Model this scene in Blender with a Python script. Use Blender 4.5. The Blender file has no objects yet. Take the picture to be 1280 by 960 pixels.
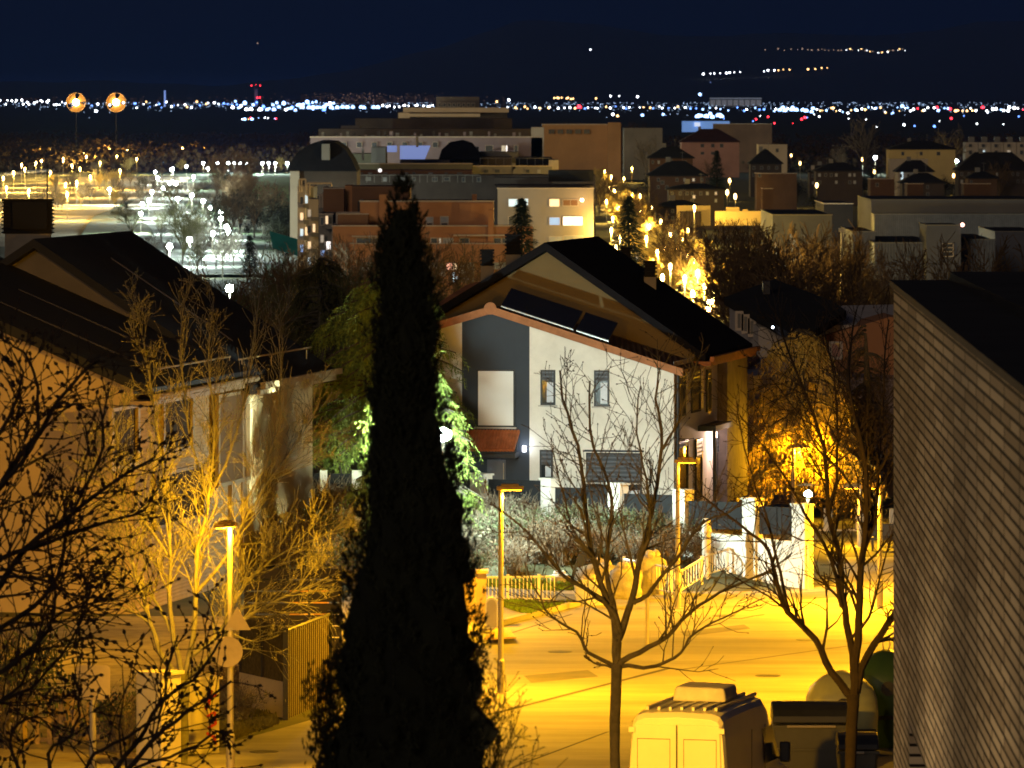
import bpy, math, random
from mathutils import Vector, Matrix
F=8400.0; HY=120.0; H=14.5
sc=bpy.context.scene
col=sc.collection
R=math.radians
def W(px,py,Y): return Vector(((px-640)/F*Y, Y, H-(py-HY)/F*Y))
def XP(px,Y): return (px-640)/F*Y
def ZP(py,Y): return H-(py-HY)/F*Y
PROF=[(-300,0),(200,0),(230,0),(300,-2),(500,-6),(700,-9.5),(850,-11),(1200,-13),(1600,-14),(2200,-15),(3000,-17),(4500,-22),(8000,-32),(14000,-42),(22000,-45),(34000,-28),(45000,0),(46500,10),(60000,604),(63000,640)]
def prof(Y):
    for (a,za),(b,zb) in zip(PROF,PROF[1:]):
        if Y<=b:
            t=max(0,(Y-a)/(b-a)); return za+(zb-za)*t
    return PROF[-1][1]
def sm(a,b,x):
    t=min(1,max(0,(x-a)/(b-a))); return t*t*(3-2*t)
def gz(X,Y):
    z=prof(Y)
    bank=1.25*sm(197,207,Y)*(1-sm(236,262,Y))*(1-sm(5.5,9.5,X))*sm(-8,-5,X)
    return z+bank
def YG(px,py):
    """distance at which the sight line through a pixel meets the ground"""
    lo=60.0; Y=lo
    while Y<62000:
        if ZP(py,Y)<=gz(XP(px,Y),Y):
            a,b=Y/1.01,Y
            for _ in range(25):
                m=(a+b)/2
                if ZP(py,m)<=gz(XP(px,m),m): b=m
                else: a=m
            return b
        Y*=1.01
    return 60000
def G(px,py):
    Y=YG(px,py); return W(px,py,Y)

# ---------------------------------------------------------------- materials
MATS={}
def mat(name,c,rough=.85,var=.25,scale=1.0,bump=0.0,c2=None,metal=0.0,spec=.3,detail=6,stretch=(1,1,1),trans=0.0):
    if name in MATS: return MATS[name]
    m=bpy.data.materials.new(name); m.use_nodes=True; MATS[name]=m
    nt=m.node_tree; N=nt.nodes; Lk=nt.links; b=N['Principled BSDF']
    b.inputs['Roughness'].default_value=rough; b.inputs['Metallic'].default_value=metal
    b.inputs['Specular IOR Level'].default_value=spec
    c4=(*c,1)
    if var>0 or c2:
        tc=N.new('ShaderNodeTexCoord'); mp=N.new('ShaderNodeMapping'); mp.inputs['Scale'].default_value=[scale*s for s in stretch]
        n=N.new('ShaderNodeTexNoise'); n.inputs['Scale'].default_value=1.0; n.inputs['Detail'].default_value=detail; n.inputs['Roughness'].default_value=.65
        r=N.new('ShaderNodeValToRGB'); e=r.color_ramp.elements
        e[0].position=.32; e[1].position=.68
        d=c2 if c2 else tuple(x*(1-var*1.3) for x in c)
        u=c if c2 else tuple(min(1,x*(1+var*.6)) for x in c)
        e[0].color=(*d,1); e[1].color=(*u,1)
        Lk.new(tc.outputs['Object'],mp.inputs['Vector']); Lk.new(mp.outputs[0],n.inputs['Vector']); Lk.new(n.outputs['Fac'],r.inputs['Fac']); Lk.new(r.outputs[0],b.inputs['Base Color'])
        if bump>0:
            n2=N.new('ShaderNodeTexNoise'); n2.inputs['Scale'].default_value=7.0; n2.inputs['Detail'].default_value=8
            bp=N.new('ShaderNodeBump'); bp.inputs['Strength'].default_value=bump; bp.inputs['Distance'].default_value=.03
            Lk.new(mp.outputs[0],n2.inputs['Vector']); Lk.new(n2.outputs['Fac'],bp.inputs['Height']); Lk.new(bp.outputs[0],b.inputs['Normal'])
    else: b.inputs['Base Color'].default_value=c4
    if trans>0:
        b.inputs['Subsurface Weight'].default_value=0
    return m
def emis(name,c,s,sample=True):
    if name in MATS: return MATS[name]
    m=bpy.data.materials.new(name); m.use_nodes=True; MATS[name]=m
    b=m.node_tree.nodes['Principled BSDF']
    b.inputs['Base Color'].default_value=(*c,1); b.inputs['Emission Color'].default_value=(*c,1); b.inputs['Emission Strength'].default_value=s
    m.cycles.emission_sampling='FRONT' if sample else 'NONE'
    return m
def ribmat(name,c,axis,freq,rough=.6,depth=.02,dark=.55,metal=0.0,c2=None):
    """ribs, slats or tiles running across one axis of the object"""
    m=mat(name,c,rough,.2,.8,metal=metal)
    nt=m.node_tree; N=nt.nodes; Lk=nt.links; b=N['Principled BSDF']
    tc=N.new('ShaderNodeTexCoord'); w=N.new('ShaderNodeTexWave'); w.wave_type='BANDS'; w.bands_direction=axis; w.inputs['Scale'].default_value=freq
    w.inputs['Distortion'].default_value=.15
    Lk.new(tc.outputs['Object'],w.inputs['Vector'])
    bp=N.new('ShaderNodeBump'); bp.inputs['Distance'].default_value=depth; bp.inputs['Strength'].default_value=1
    Lk.new(w.outputs['Fac'],bp.inputs['Height']); Lk.new(bp.outputs[0],b.inputs['Normal'])
    ramp=[n for n in N if n.type=='VALTORGB'][0]
    mx=N.new('ShaderNodeMix'); mx.data_type='RGBA'; mx.blend_type='MULTIPLY'; mx.inputs[0].default_value=1
    mr=N.new('ShaderNodeMapRange'); mr.inputs[3].default_value=dark; mr.inputs[4].default_value=1.0
    Lk.new(w.outputs['Fac'],mr.inputs[0]); Lk.new(ramp.outputs[0],mx.inputs[6]); Lk.new(mr.outputs[0],mx.inputs[7]); Lk.new(mx.outputs[2],b.inputs['Base Color'])
    return m

# ---------------------------------------------------------------- mesh builder
class MB:
    def __init__(s): s.v=[]; s.f=[]; s.smooth=False
    def add(s,vs,fs):
        o=len(s.v); s.v.extend([tuple(q) for q in vs]); s.f.extend([tuple(i+o for i in f) for f in fs]); return s
    def box(s,x0,y0,z0,x1,y1,z1,fr=None):
        p=[(x0,y0,z0),(x1,y0,z0),(x1,y1,z0),(x0,y1,z0),(x0,y0,z1),(x1,y0,z1),(x1,y1,z1),(x0,y1,z1)]
        if fr: p=[fr(*q) for q in p]
        return s.add(p,[(0,3,2,1),(4,5,6,7),(0,1,5,4),(1,2,6,5),(2,3,7,6),(3,0,4,7)])
    def prism(s,poly,ext):
        n=len(poly); e=Vector(ext); a=[Vector(q) for q in poly]; b=[q+e for q in a]
        return s.add(a+b,[tuple(range(n))[::-1],tuple(range(n,2*n))]+[(i,(i+1)%n,n+(i+1)%n,n+i) for i in range(n)])
    def face(s,poly): return s.add(poly,[tuple(range(len(poly)))])
    def tube(s,pts,rs,sides=6,cap=True):
        pts=[Vector(p) for p in pts]
        if not isinstance(rs,(list,tuple)): rs=[rs]*len(pts)
        o=len(s.v); n=len(pts)
        d0=(pts[-1]-pts[0]).normalized() if n>1 else Vector((0,0,1))
        ref=Vector((0,0,1)) if abs(d0.z)<.8 else Vector((1,0,0))
        for i,p in enumerate(pts):
            d=(pts[min(n-1,i+1)]-pts[max(0,i-1)])
            d=d.normalized() if d.length>1e-9 else d0
            a=d.cross(ref); a=a.normalized() if a.length>1e-6 else Vector((1,0,0)); b=d.cross(a)
            for k in range(sides):
                t=2*math.pi*k/sides
                q=p+(a*math.cos(t)+b*math.sin(t))*rs[i]; s.v.append((q.x,q.y,q.z))
        for i in range(n-1):
            for k in range(sides):
                s.f.append((o+i*sides+k,o+i*sides+(k+1)%sides,o+(i+1)*sides+(k+1)%sides,o+(i+1)*sides+k))
        if cap:
            s.f.append(tuple(o+k for k in range(sides))[::-1]); s.f.append(tuple(o+(n-1)*sides+k for k in range(sides)))
        return s
    def ball(s,c,r,nu=8,nv=5,sq=(1,1,1)):
        c=Vector(c); o=len(s.v); vs=[(c.x,c.y,c.z+r*sq[2])]
        for j in range(1,nv):
            t=math.pi*j/nv
            for i in range(nu):
                u=2*math.pi*i/nu; vs.append((c.x+r*sq[0]*math.sin(t)*math.cos(u),c.y+r*sq[1]*math.sin(t)*math.sin(u),c.z+r*sq[2]*math.cos(t)))
        vs.append((c.x,c.y,c.z-r*sq[2])); fs=[]
        for i in range(nu): fs.append((0,1+i,1+(i+1)%nu)); fs.append((len(vs)-1,1+(nv-2)*nu+(i+1)%nu,1+(nv-2)*nu+i))
        for j in range(nv-2):
            for i in range(nu):
                a=1+j*nu+i; b=1+j*nu+(i+1)%nu; fs.append((a,a+nu,b+nu,b))
        return s.add(vs,fs)
    def octa(s,c,r,l=None,d=Vector((0,0,1))):
        l=l or r; c=Vector(c); a=d.orthogonal().normalized(); b=d.cross(a)
        return s.add([c-d*l,c+a*r,c+b*r,c-a*r,c-b*r,c+d*l],[(0,2,1),(0,3,2),(0,4,3),(0,1,4),(5,1,2),(5,2,3),(5,3,4),(5,4,1)])
    def leaf(s,p,d,w,side):
        p=Vector(p); q=side*w*.5
        return s.add([p-q*.6,p+d*.5-q,p+d,p+d*.5+q,p+q*.6],[(0,1,2,3,4)])
def rootof(o):
    p=Vector((0,0,0))
    while o: p+=o.location; o=o.parent
    return p
def tagit(o,label=None,cat=None,group=None,kind=None):
    if label: o['label']=label
    if cat: o['category']=cat
    if group: o['group']=group
    if kind: o['kind']=kind
    return o
def thing(name,label,cat,loc=(0,0,0),group=None):
    o=bpy.data.objects.new(name,None); col.objects.link(o); o.location=loc; o.empty_display_size=.2
    return tagit(o,label,cat,group)
def build(mb,name,mt,parent=None,label=None,smooth=False,loc=None,local=False,bev=0):
    """link one mesh; vertices given in world coordinates unless local"""
    me=bpy.data.meshes.new(name); o=bpy.data.objects.new(name,me); col.objects.link(o)
    if parent is not None: o.parent=parent; org=rootof(parent)
    else:
        org=Vector(loc) if loc is not None else Vector((0,0,0)); o.location=org
    if local: me.from_pydata(mb.v,[],mb.f)
    else: me.from_pydata([(a-org.x,b-org.y,c-org.z) for a,b,c in mb.v],[],mb.f)
    me.materials.append(mt)
    if smooth: me.polygons.foreach_set('use_smooth',[True]*len(me.polygons))
    me.update()
    if bev:
        md=o.modifiers.new('bevel','BEVEL'); md.width=bev; md.segments=2; md.limit_method='ANGLE'
    if label: o['label']=label
    return o
def dup(root,loc,label=None,rz=None,sc_=None,group=None):
    def cp(o,par):
        c=o.copy(); col.objects.link(c)
        if par: c.parent=par
        for ch in [x for x in KIDS.get(o.name,[])]: cp(ch,c)
        return c
    r=cp(root,None); r.location=loc
    if rz is not None: r.rotation_euler=(0,0,rz)
    if sc_ is not None: r.scale=(sc_,)*3 if not isinstance(sc_,(tuple,list)) else sc_
    if label: r['label']=label
    if group: r['group']=group
    return r
KIDS={}
def index(root):
    KIDS[root.name]=list(root.children)
    for c in root.children: index(c)
def pointlight(parent,p,c,power,rad=.15,spot=None):
    l=bpy.data.lights.new('lamp_light','POINT'); l.color=c; l.energy=power; l.shadow_soft_size=rad
    o=bpy.data.objects.new('lamp_light',l); col.objects.link(o); o.parent=parent; o.location=Vector(p)-rootof(parent)
    return o
def frame(C,th):
    u=Vector((-math.cos(th),math.sin(th),0)); v=Vector((math.sin(th),math.cos(th),0)); C=Vector(C)
    return lambda a,b,z: C+u*a+v*b+Vector((0,0,z))

# ---------------------------------------------------------------- trees
def rdir(rng,d,ang):
    a=d.orthogonal().normalized(); b=d.cross(a); t=rng.uniform(0,6.283)
    return (d*math.cos(ang)+(a*math.cos(t)+b*math.sin(t))*math.sin(ang)).normalized()
def wig(rng,p,d,L,n,wob,up):
    pts=[Vector(p)]; d=Vector(d)
    for i in range(n):
        d=(d+Vector((rng.gauss(0,wob),rng.gauss(0,wob),rng.gauss(0,wob)+up))).normalized()
        pts.append(pts[-1]+d*(L/n))
    return pts
def grow(mb,rng,p,d,L,r,lev,cfg,buds=None):
    n=4 if lev>1 else 3
    pts=wig(rng,p,d,L,n,cfg.get('wob',.15),cfg.get('up',.05))
    rs=[max(cfg['rmin'],r*(1-.65*i/n)) for i in range(n+1)]
    mb.tube(pts,rs,5 if lev>1 else 3,False)
    if lev<=0:
        if buds is not None:
            for q in pts[1:]:
                if rng.random()<cfg.get('bp',.6): buds.append((q,(pts[-1]-pts[0]).normalized()))
        return
    k=cfg['kids']; 
    for j in range(k):
        t=cfg.get('t0',.25)+(1-cfg.get('t0',.25))*(j+rng.random())/k
        i=min(n-1,int(t*n)); q=pts[i].lerp(pts[i+1],t*n-i)
        dd=rdir(rng,(pts[i+1]-pts[i]).normalized(),R(rng.uniform(*cfg.get('ang',(25,55)))))
        grow(mb,rng,q,dd,L*rng.uniform(*cfg.get('ls',(.45,.7)))*(1.1-.4*t),rs[i]*.55,lev-1,cfg,buds)
def pathlen(pts): return sum((b-a).length for a,b in zip(pts,pts[1:]))
def along(pts,t):
    L=pathlen(pts)*t
    for a,b in zip(pts,pts[1:]):
        l=(b-a).length
        if L<=l and l>0: return a.lerp(b,L/l),(b-a).normalized()
        L-=l
    return pts[-1],(pts[-1]-pts[-2]).normalized()
def smoothpts(pts,rng,wob=0.0,n=3):
    out=[]
    P=[pts[0]]+list(pts)+[pts[-1]]
    for i in range(1,len(P)-2):
        a,b,c,d=P[i-1],P[i],P[i+1],P[i+2]
        for k in range(n):
            t=k/n
            q=.5*((2*b)+(c-a)*t+(2*a-5*b+4*c-d)*t*t+(3*b-a-3*c+d)*t**3)
            out.append(q+Vector((rng.gauss(0,wob),rng.gauss(0,wob),rng.gauss(0,wob))))
    out.append(P[-1]); return out
def limb_tree(name,label,cat,Y,trunk,limbs,seed,bark,cfg,budmat=None,budr=.03,ground=None,group=None,dens=4.0,extra=None):
    """trunk and limbs given as outlines in the picture plane at distance Y, with depth offsets"""
    rng=random.Random(seed); s=Y/F
    base=W(trunk[0][0],trunk[0][1],Y); base.z=gz(base.x,Y) if ground is None else ground
    T=thing(name,label,cat,base,group)
    mb=MB(); pts=[Vector((XP(trunk[0][0],Y),Y,base.z-.1))]+[W(a,b,Y) for a,b,_ in trunk]; rs=[trunk[0][2]*.6*s]+[w*.5*s for _,_,w in trunk]
    mb.tube(smoothpts(pts,rng,.01,3)[:],[rs[min(len(rs)-1,i//3)] for i in range(3*(len(pts)-1)+1)],10)
    build(mb,'trunk',bark,T,smooth=True)
    mb=MB(); buds=[] if budmat else None
    for lb in limbs:
        pl=lb['p']; dz=lb.get('dy',rng.uniform(-1,1)); n=len(pl)
        P=[W(a,b,Y)+Vector((0,dz*(i/(n-1))**1.0,0)) for i,(a,b) in enumerate(pl)]
        P=smoothpts(P,rng,.012,3); m=len(P)
        w0,w1=lb['w']; rr=[(w0+(w1-w0)*(i/(m-1))**.7)*.5*s for i in range(m)]
        mb.tube(P,rr,7,False)
        L=pathlen(P); k=int(L*lb.get('dens',dens))+2
        for j in range(k):
            t=lb.get('t0',.2)+(1-lb.get('t0',.2))*(j+rng.random())/k; t=min(.99,t)
            q,d=along(P,t)
            dd=rdir(rng,d,R(rng.uniform(25,60)))
            if lb.get('upb'): dd=(dd+Vector((0,0,lb['upb']))).normalized()
            grow(mb,rng,q,dd,min(L,3.5)*rng.uniform(.22,.5)*(1.15-.6*t)*lb.get('ll',1),rr[int(t*(m-1))]*.5,lb.get('lev',1),cfg,buds)
    nf=len(mb.f)
    if buds:
        for q,d in buds:
            r=budr*rng.uniform(.5,1.25); mb.octa(q,r*.75,r*1.15,d)
    cw=build(mb,'crown',bark,T,smooth=False)
    if buds:
        cw.data.materials.append(budmat)
        for i in range(nf,len(mb.f)): cw.data.polygons[i].material_index=1
    return T
# ================================================================ camera, world, sun
cam=bpy.data.cameras.new('camera'); co=bpy.data.objects.new('camera',cam); col.objects.link(co); sc.camera=co
co.location=(0,0,H); co.rotation_euler=(R(90),0,0)
cam.sensor_width=36; cam.sensor_fit='HORIZONTAL'; cam.lens=36*F/1280; cam.shift_y=-(480-HY)/1280
cam.clip_start=1; cam.clip_end=200000
cam.dof.use_dof=True; cam.dof.focus_distance=200; cam.dof.aperture_fstop=5.5; cam.dof.aperture_blades=0
w=bpy.data.worlds.new('World'); sc.world=w; w.use_nodes=True
nt=w.node_tree; N=nt.nodes; Lk=nt.links; bg=N['Background']
sky=N.new('ShaderNodeTexSky'); sky.sky_type='NISHITA'; sky.sun_disc=False; sky.sun_elevation=R(22); sky.sun_rotation=R(200)
tc=N.new('ShaderNodeTexCoord'); sp=N.new('ShaderNodeSeparateXYZ'); rp=N.new('ShaderNodeValToRGB')
e=rp.color_ramp.elements; e[0].position=0.0; e[0].color=(.0026,.0058,.0240,1); e[1].position=.03; e[1].color=(.0010,.0019,.0082,1)
x=e.new(.0032); x.color=(.0010,.0021,.0092,1); x=e.new(.4); x.color=(.006,.007,.013,1)
mx=N.new('ShaderNodeMix'); mx.data_type='RGBA'; mx.blend_type='ADD'; mx.inputs[0].default_value=.0003
Lk.new(tc.outputs['Generated'],sp.inputs[0]); Lk.new(sp.outputs['Z'],rp.inputs['Fac']); Lk.new(rp.outputs[0],mx.inputs[6]); Lk.new(sky.outputs[0],mx.inputs[7]); Lk.new(mx.outputs[2],bg.inputs['Color'])
bg.inputs['Strength'].default_value=1.0
sl=bpy.data.lights.new('sun','SUN'); sl.energy=.42; sl.color=(1,.76,.56); sl.angle=R(14); so=bpy.data.objects.new('sun',sl); col.objects.link(so)
so.rotation_euler=(R(90-13),0,R(-18))   # low town glow arriving from behind the camera
sc.view_settings.view_transform='Standard'; sc.view_settings.look='None'; sc.view_settings.exposure=0; sc.view_settings.gamma=1
sc.cycles.max_bounces=5; sc.cycles.diffuse_bounces=2; sc.cycles.glossy_bounces=2; sc.cycles.transmission_bounces=3; sc.cycles.sample_clamp_indirect=3
sc.cycles.use_denoising=True; sc.cycles.use_light_tree=True; sc.cycles.filter_width=1.7
sc.cycles.caustics_reflective=False; sc.cycles.caustics_refractive=False
SOD=(1,.45,.008); SODW=(1,.62,.12); LED=(.80,1.0,.90)

# ================================================================ ground
def ground():
    ys=[-120,-40,20,60,90,110,125,135,145]; y=150
    while y<265: ys.append(y); y+=1.6
    while y<62500: ys.append(y); y*=1.028
    ys.append(62900)
    mb=MB(); n=140
    for Y in ys:
        half=90 if Y<270 else 90*(Y/270)**.93
        for i in range(n+1):
            t=2*i/n-1; X=half*(abs(t)**1.25)*(1 if t>0 else -1)
            z=gz(X,Y)
            if Y>46000: z+= (math.sin(X*.0011+2)*60+math.sin(X*.0031)*25+math.sin(X*.009+Y*.001)*9)*(Y-46000)/14000 - 0.0*X
            if Y>46000 and X<0: z-= (Y-46000)*.030*min(1,-X/1500)
            elif Y<2500 and Y>260: z+=math.sin(X*.05+Y*.02)*.25
            mb.v.append((X,Y,z))
    for j in range(len(ys)-1):
        for i in range(n):
            a=j*(n+1)+i; mb.f.append((a,a+1,a+n+2,a+n+1))
    m=mat('ground_soil',(.085,.075,.045),.95,.3,.25,.6,c2=(.035,.045,.02))
    o=build(mb,'ground',m,smooth=True); o['kind']='structure'
ground()
def sheet(name,poly,dz,m,kind='structure',px=True,label=None,sub=1):
    P=[G(a,b) if px else Vector((a,b,0)) for a,b in poly]
    mb=MB(); mb.face([(p.x,p.y,gz(p.x,p.y)+dz) for p in P])
    o=build(mb,name,m,loc=(P[0].x,P[0].y,0)); o['kind']=kind
    return o
# asphalt: worn, with stretched sweeping marks
m_road=mat('asphalt',(.23,.215,.20),.8,.30,.5,.6,stretch=(.22,.9,1),detail=10)
m_pave=mat('paving',(.30,.28,.25),.85,.2,.5,.4)
m_grass=mat('grass_green',(.12,.24,.03),.95,.3,2,.8,c2=(.10,.10,.03))
m_kerb=mat('kerb_stone',(.36,.34,.30),.85,.2,1.5,.2)
road=[(-60,140),(-9.5,137),(-6.7,149),(-4.6,157),(-3.5,166),(-.5,184.5)]
def GX(px,py):  # flat ground at z=0
    Y=F*H/(py-HY); return (XP(px,Y),Y)
RP=[(-60,60),(-60,143),GX(170,952),GX(243,945),GX(300,925),GX(400,897),GX(520,835),GX(600,789),GX(640,778),GX(690,765),GX(722,757),GX(758,744),GX(800,736),GX(860,727),GX(900,716),GX(935,704),GX(950,697),(60,214),(60,60)]
mb=MB(); mb.face([(a,b,.004) for a,b in RP]); o=build(mb,'road',m_road); o['kind']='structure'
# paving behind the kerb
PV=[GX(500,846),GX(600,787.5),GX(640,776.5),GX(690,763.5),GX(722,755.5),GX(757,743),GX(740,730),GX(600,727),GX(460,727),GX(380,800)]
mb=MB(); mb.prism([(a,b,-.2) for a,b in PV],(0,0,.32)); o=build(mb,'pavement',m_pave); o['kind']='structure'
kl=[Vector((*GX(a,b),.07)) for a,b in [(500,847),(600,789),(640,778),(690,765),(722,757),(758,744),(800,736),(860,727),(900,716),(935,704)]]
mb=MB()
for a,b in zip(kl,kl[1:]):
    d=(b-a).normalized(); s=Vector((-d.y,d.x,0))*.09
    mb.prism([a-s+Vector((0,0,-.07)),b-s+Vector((0,0,-.07)),b+s+Vector((0,0,-.07)),a+s+Vector((0,0,-.07))],(0,0,.15))
o=build(mb,'kerb',m_kerb); o['kind']='structure'
def flat(name,pts,z,m): 
    mb=MB(); mb.face([(*GX(a,b),z) for a,b in pts]); o=build(mb,name,m); o['kind']='structure'; return o
flat('path',[(606,762),(606,748.5),(640,749),(690,753),(735,752),(737,747),(690,745),(640,741),(606,739)][:1]+[(606,748.5),(650,751),(700,756),(722,755.5),(738,750),(690,746),(650,742),(606,741),(600,750)],.128,mat('path_asphalt',(.13,.14,.17),.9,.2,.6,.3))
flat('gravel_yard',[(-200,772),(300,770),(352,800),(352,893),(300,920),(170,951),(-200,960)],.0035,mat('gravel_dirt',(.33,.28,.19),.95,.3,.9,.8,c2=(.15,.12,.075)))
# joint lines (tar) across the road
jm=mat('tar_joint',(.05,.045,.04),.9,.1,1)
for k,(a,b) in enumerate([((615,893),(835,836)),((790,902),(835,893)),((602,803),(715,768)),((845,838),(1115,800)),((640,960),(760,915))]):
    A=Vector((*GX(*a),.008)); B=Vector((*GX(*b),.008)); d=(B-A).normalized(); s=Vector((-d.y,d.x,0))*(.09 if k==0 else .04)
    mb=MB(); mb.face([A-s,B-s,B+s,A+s]); o=build(mb,'road_joint',jm); o['kind']='structure'
m_iron=mat('cast_iron',(.06,.055,.05),.6,.3,6,.5)
for px,py in ((700,815),(905,770),(1010,800),(960,845),(330,940)):
    a,b=GX(px,py); mb=MB(); mb.tube([(a,b,.003),(a,b,.012)],.32,20); o=build(mb,'manhole_cover',m_iron); o['kind']='structure'
m_patch=mat('asphalt_patch',(.13,.12,.115),.9,.2,1,.5)
for pts in ([(655,845),(735,838),(748,846),(664,854)],[(985,742),(1050,738),(1060,746),(1000,750)],[(850,790),(930,781),(938,786),(858,796)]):
    mb=MB(); mb.face([(*GX(a,b),.0075) for a,b in pts]); o=build(mb,'road_patch',m_patch); o['kind']='structure'
def turf(name,pts,z,n,seed,hgt=(.04,.14),m=None):
    P=[Vector((*GX(a,b),z)) for a,b in pts]; rng=random.Random(seed)
    mb=MB(); mb.face([(p.x,p.y,z) for p in P])
    xs=[p.x for p in P]; ys=[p.y for p in P]
    def inside(x,y):
        c=False
        for i in range(len(P)):
            a,b=P[i],P[i-1]
            if (a.y>y)!=(b.y>y) and x<(b.x-a.x)*(y-a.y)/(b.y-a.y)+a.x: c=not c
        return c
    k=0
    while k<n:
        x=rng.uniform(min(xs),max(xs)); y=rng.uniform(min(ys),max(ys))
        if inside(x,y):
            k+=1; d=Vector((rng.gauss(0,.04),rng.gauss(0,.04),rng.uniform(*hgt))); mb.leaf((x,y,z),d,.05,Vector((rng.choice((-1,1)),rng.uniform(-.5,.5),0)))
    o=build(mb,name,m or m_grass); o['kind']='stuff'; o['label']='short green grass in a strip beside the path'; return o
turf('grass_strip',[(606,739),(640,741),(690,744),(745,742),(756,738),(740,731),(690,731),(640,731),(606,730)],.13,2200,1)
turf('grass_verge',[(630,757.5),(655,758),(690,762),(708,759),(716,757),(700,763),(660,774),(640,768),(625,763)],.13,1500,2)
turf('grass_patch',[(243,944),(300,924),(352,905),(340,892),(300,885),(200,890),(150,940)],.01,3500,3,m=mat('dry_grass',(.13,.12,.04),.95,.3,2,.8))

# ================================================================ street lamps
m_steel=mat('painted_steel',(.42,.38,.30),.5,.15,2,metal=.3)
m_dark=mat('dark_metal',(.03,.03,.035),.5,.2,2)
KS=4.6
def spotlight(parent,p,c,power,rad,cone=164,blend=.3):
    l=bpy.data.lights.new('lamp_light','SPOT'); l.color=c; l.energy=power; l.shadow_soft_size=rad; l.spot_size=R(cone); l.spot_blend=blend
    o=bpy.data.objects.new('lamp_light',l); col.objects.link(o); o.parent=parent; o.location=Vector(p)-rootof(parent); return o
def street_lamp(px,py_top,Y,label,power,arm=1,kind='spot',c=SOD,rad=.08,headw=.55,wpost=.07,emit=60,armdir=0):
    x=XP(px,Y); z0=gz(x,Y); zt=ZP(py_top,Y)
    T=thing('street_lamp',label,'street lamp',(x,Y,z0),'street lamps along the near road')
    mb=MB(); n=12; mb.tube([(x,Y,z0),(x,Y,z0+.8),(x,Y,z0+.85),(x,Y,zt)],[wpost*1.35,wpost*1.3,wpost,wpost*.8],n); mb.box(x-.17,Y-.17,z0-.05,x+.17,Y+.17,z0+.03)
    build(mb,'post',m_steel,T,smooth=False)
    mb=MB(); dx=arm*headw; a=armdir
    ca,sa=math.cos(a),math.sin(a)
    fr=lambda u,v,w_:(x+arm*(u*ca)-v*sa,Y+u*sa+v*ca,w_)
    mb.box(-.10,-.12,zt-.01,headw,.12,zt+.09,fr); mb.box(.0,-.10,zt+.09,headw*.8,.10,zt+.14,fr)
    build(mb,'lamp_head',mat('lamp_housing',(.30,.20,.08),.5,.1,3),T,bev=.02)
    mb=MB(); mb.box(.03,-.09,zt-.016,headw-.05,.09,zt-.012,fr); build(mb,'lens',emis('sodium_lens_%d'%emit,c,emit),T)
    if kind=='spot': spotlight(T,fr(headw*.45,0,zt-.06),c,power*KS,rad)
    elif kind=='point': pointlight(T,fr(headw*.45,0,zt-.12),c,power*KS,rad)
    return T
L1=street_lamp(626,612,163,'straight street lamp just right of the cypress, its post lit yellow',2100)
L2=street_lamp(288,658,144,'street lamp among the glowing tree branches, carrying two road signs',600,arm=-1,kind='point',armdir=-1.15)
L3=street_lamp(847,578,190,'tall street lamp between the two bare street trees, by the railing',330,arm=1)
# unseen street lamps: some read off the lit road and van, others added
def hidden_lamp(px,Y,zt,label,power,arm=1,kind='spot'):
    return street_lamp(px,HY+(H-zt)*F/Y,Y,label,power,arm,kind)
HLv=hidden_lamp(520,118,5.4,'street lamp standing hidden behind the dark cypress',0,1,None)
spv=spotlight(HLv,Vector((XP(520,118)+.2,118,5.3)),SOD,15500,.1,64,.4); spv.rotation_euler=Vector((4.9,11,-3.2)).to_track_quat('-Z','Y').to_euler()
hidden_lamp(1330,168,5.6,'street lamp behind the long brick wall on the right',5200,-1)
hidden_lamp(1200,160,5.6,'added unseen street lamp behind the brick wall beside the containers',2400,-1)  # added unseen, as fill light for the middle of the road
hidden_lamp(1240,196,5.6,'street lamp at the far road bend behind the brick wall',4200,-1)
hidden_lamp(-120,172,3.6,'street lamp beyond the left edge beside the sloping roof house',520,1,'point')
hidden_lamp(520,182,4.6,'street lamp behind the cypress at the road corner',1700,1)

FLp=hidden_lamp(468,131,5.0,'street lamp hidden behind the cypress facing the cabinets',0,1,None)
spf=spotlight(FLp,Vector((XP(468,131),131,4.9)),SOD,22000,.1,62,.5); spf.rotation_euler=Vector((-4.2,17,-3.4)).to_track_quat('-Z','Y').to_euler()
street_lamp(1235,HY+(H-8.5)*F/184,184,'added unseen tall lamp behind the brick wall evening out the road light',1000,-1,'point')  # unseen tall lamp, added to even out the light on the road
TLp=hidden_lamp(488,172,7.4,'added unseen tall lamp behind the cypress lighting the cream house',0,1,None)  # added unseen behind the cypress, its beam aimed at the cream house
sp_=spotlight(TLp,Vector((XP(488,172)-.25,172,7.2)),SOD,10000,.1,82,.9); sp_.rotation_euler=Vector((-.27,1,-.10)).to_track_quat('-Z','Y').to_euler()
# ================================================================ middle white house
TH=R(11); Lh=frame((5.17,215,0),TH)
m_white=mat('white_render',(.70,.69,.64),.9,.13,.9,.2,detail=9)
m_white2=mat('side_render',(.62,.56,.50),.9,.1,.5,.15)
m_char=mat('charcoal_render',(.036,.047,.064),.8,.1,.6,.1)
m_frame=mat('window_frame_dark',(.02,.024,.03),.5,.1,3)
m_glass=mat('dark_glass',(.02,.025,.03),.12,0,1,spec=.6)
m_terra=mat('terracotta_trim',(.33,.14,.06),.8,.25,1.5,.2)
m_roof=mat('dark_roof_tiles',(.010,.010,.013),.95,.2,.8,.3,spec=.1)
m_broof=ribmat('brown_roof_tiles',(.16,.085,.05),'X',1.6,.95,.05)
m_gable=mat('gable_render',(.15,.11,.05),.9,.12,.4,.2)  # gable toned darker and browner in place of its weaker light
m_block0=mat('sill_stone',(.45,.44,.42),.9,.1,2)
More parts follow.
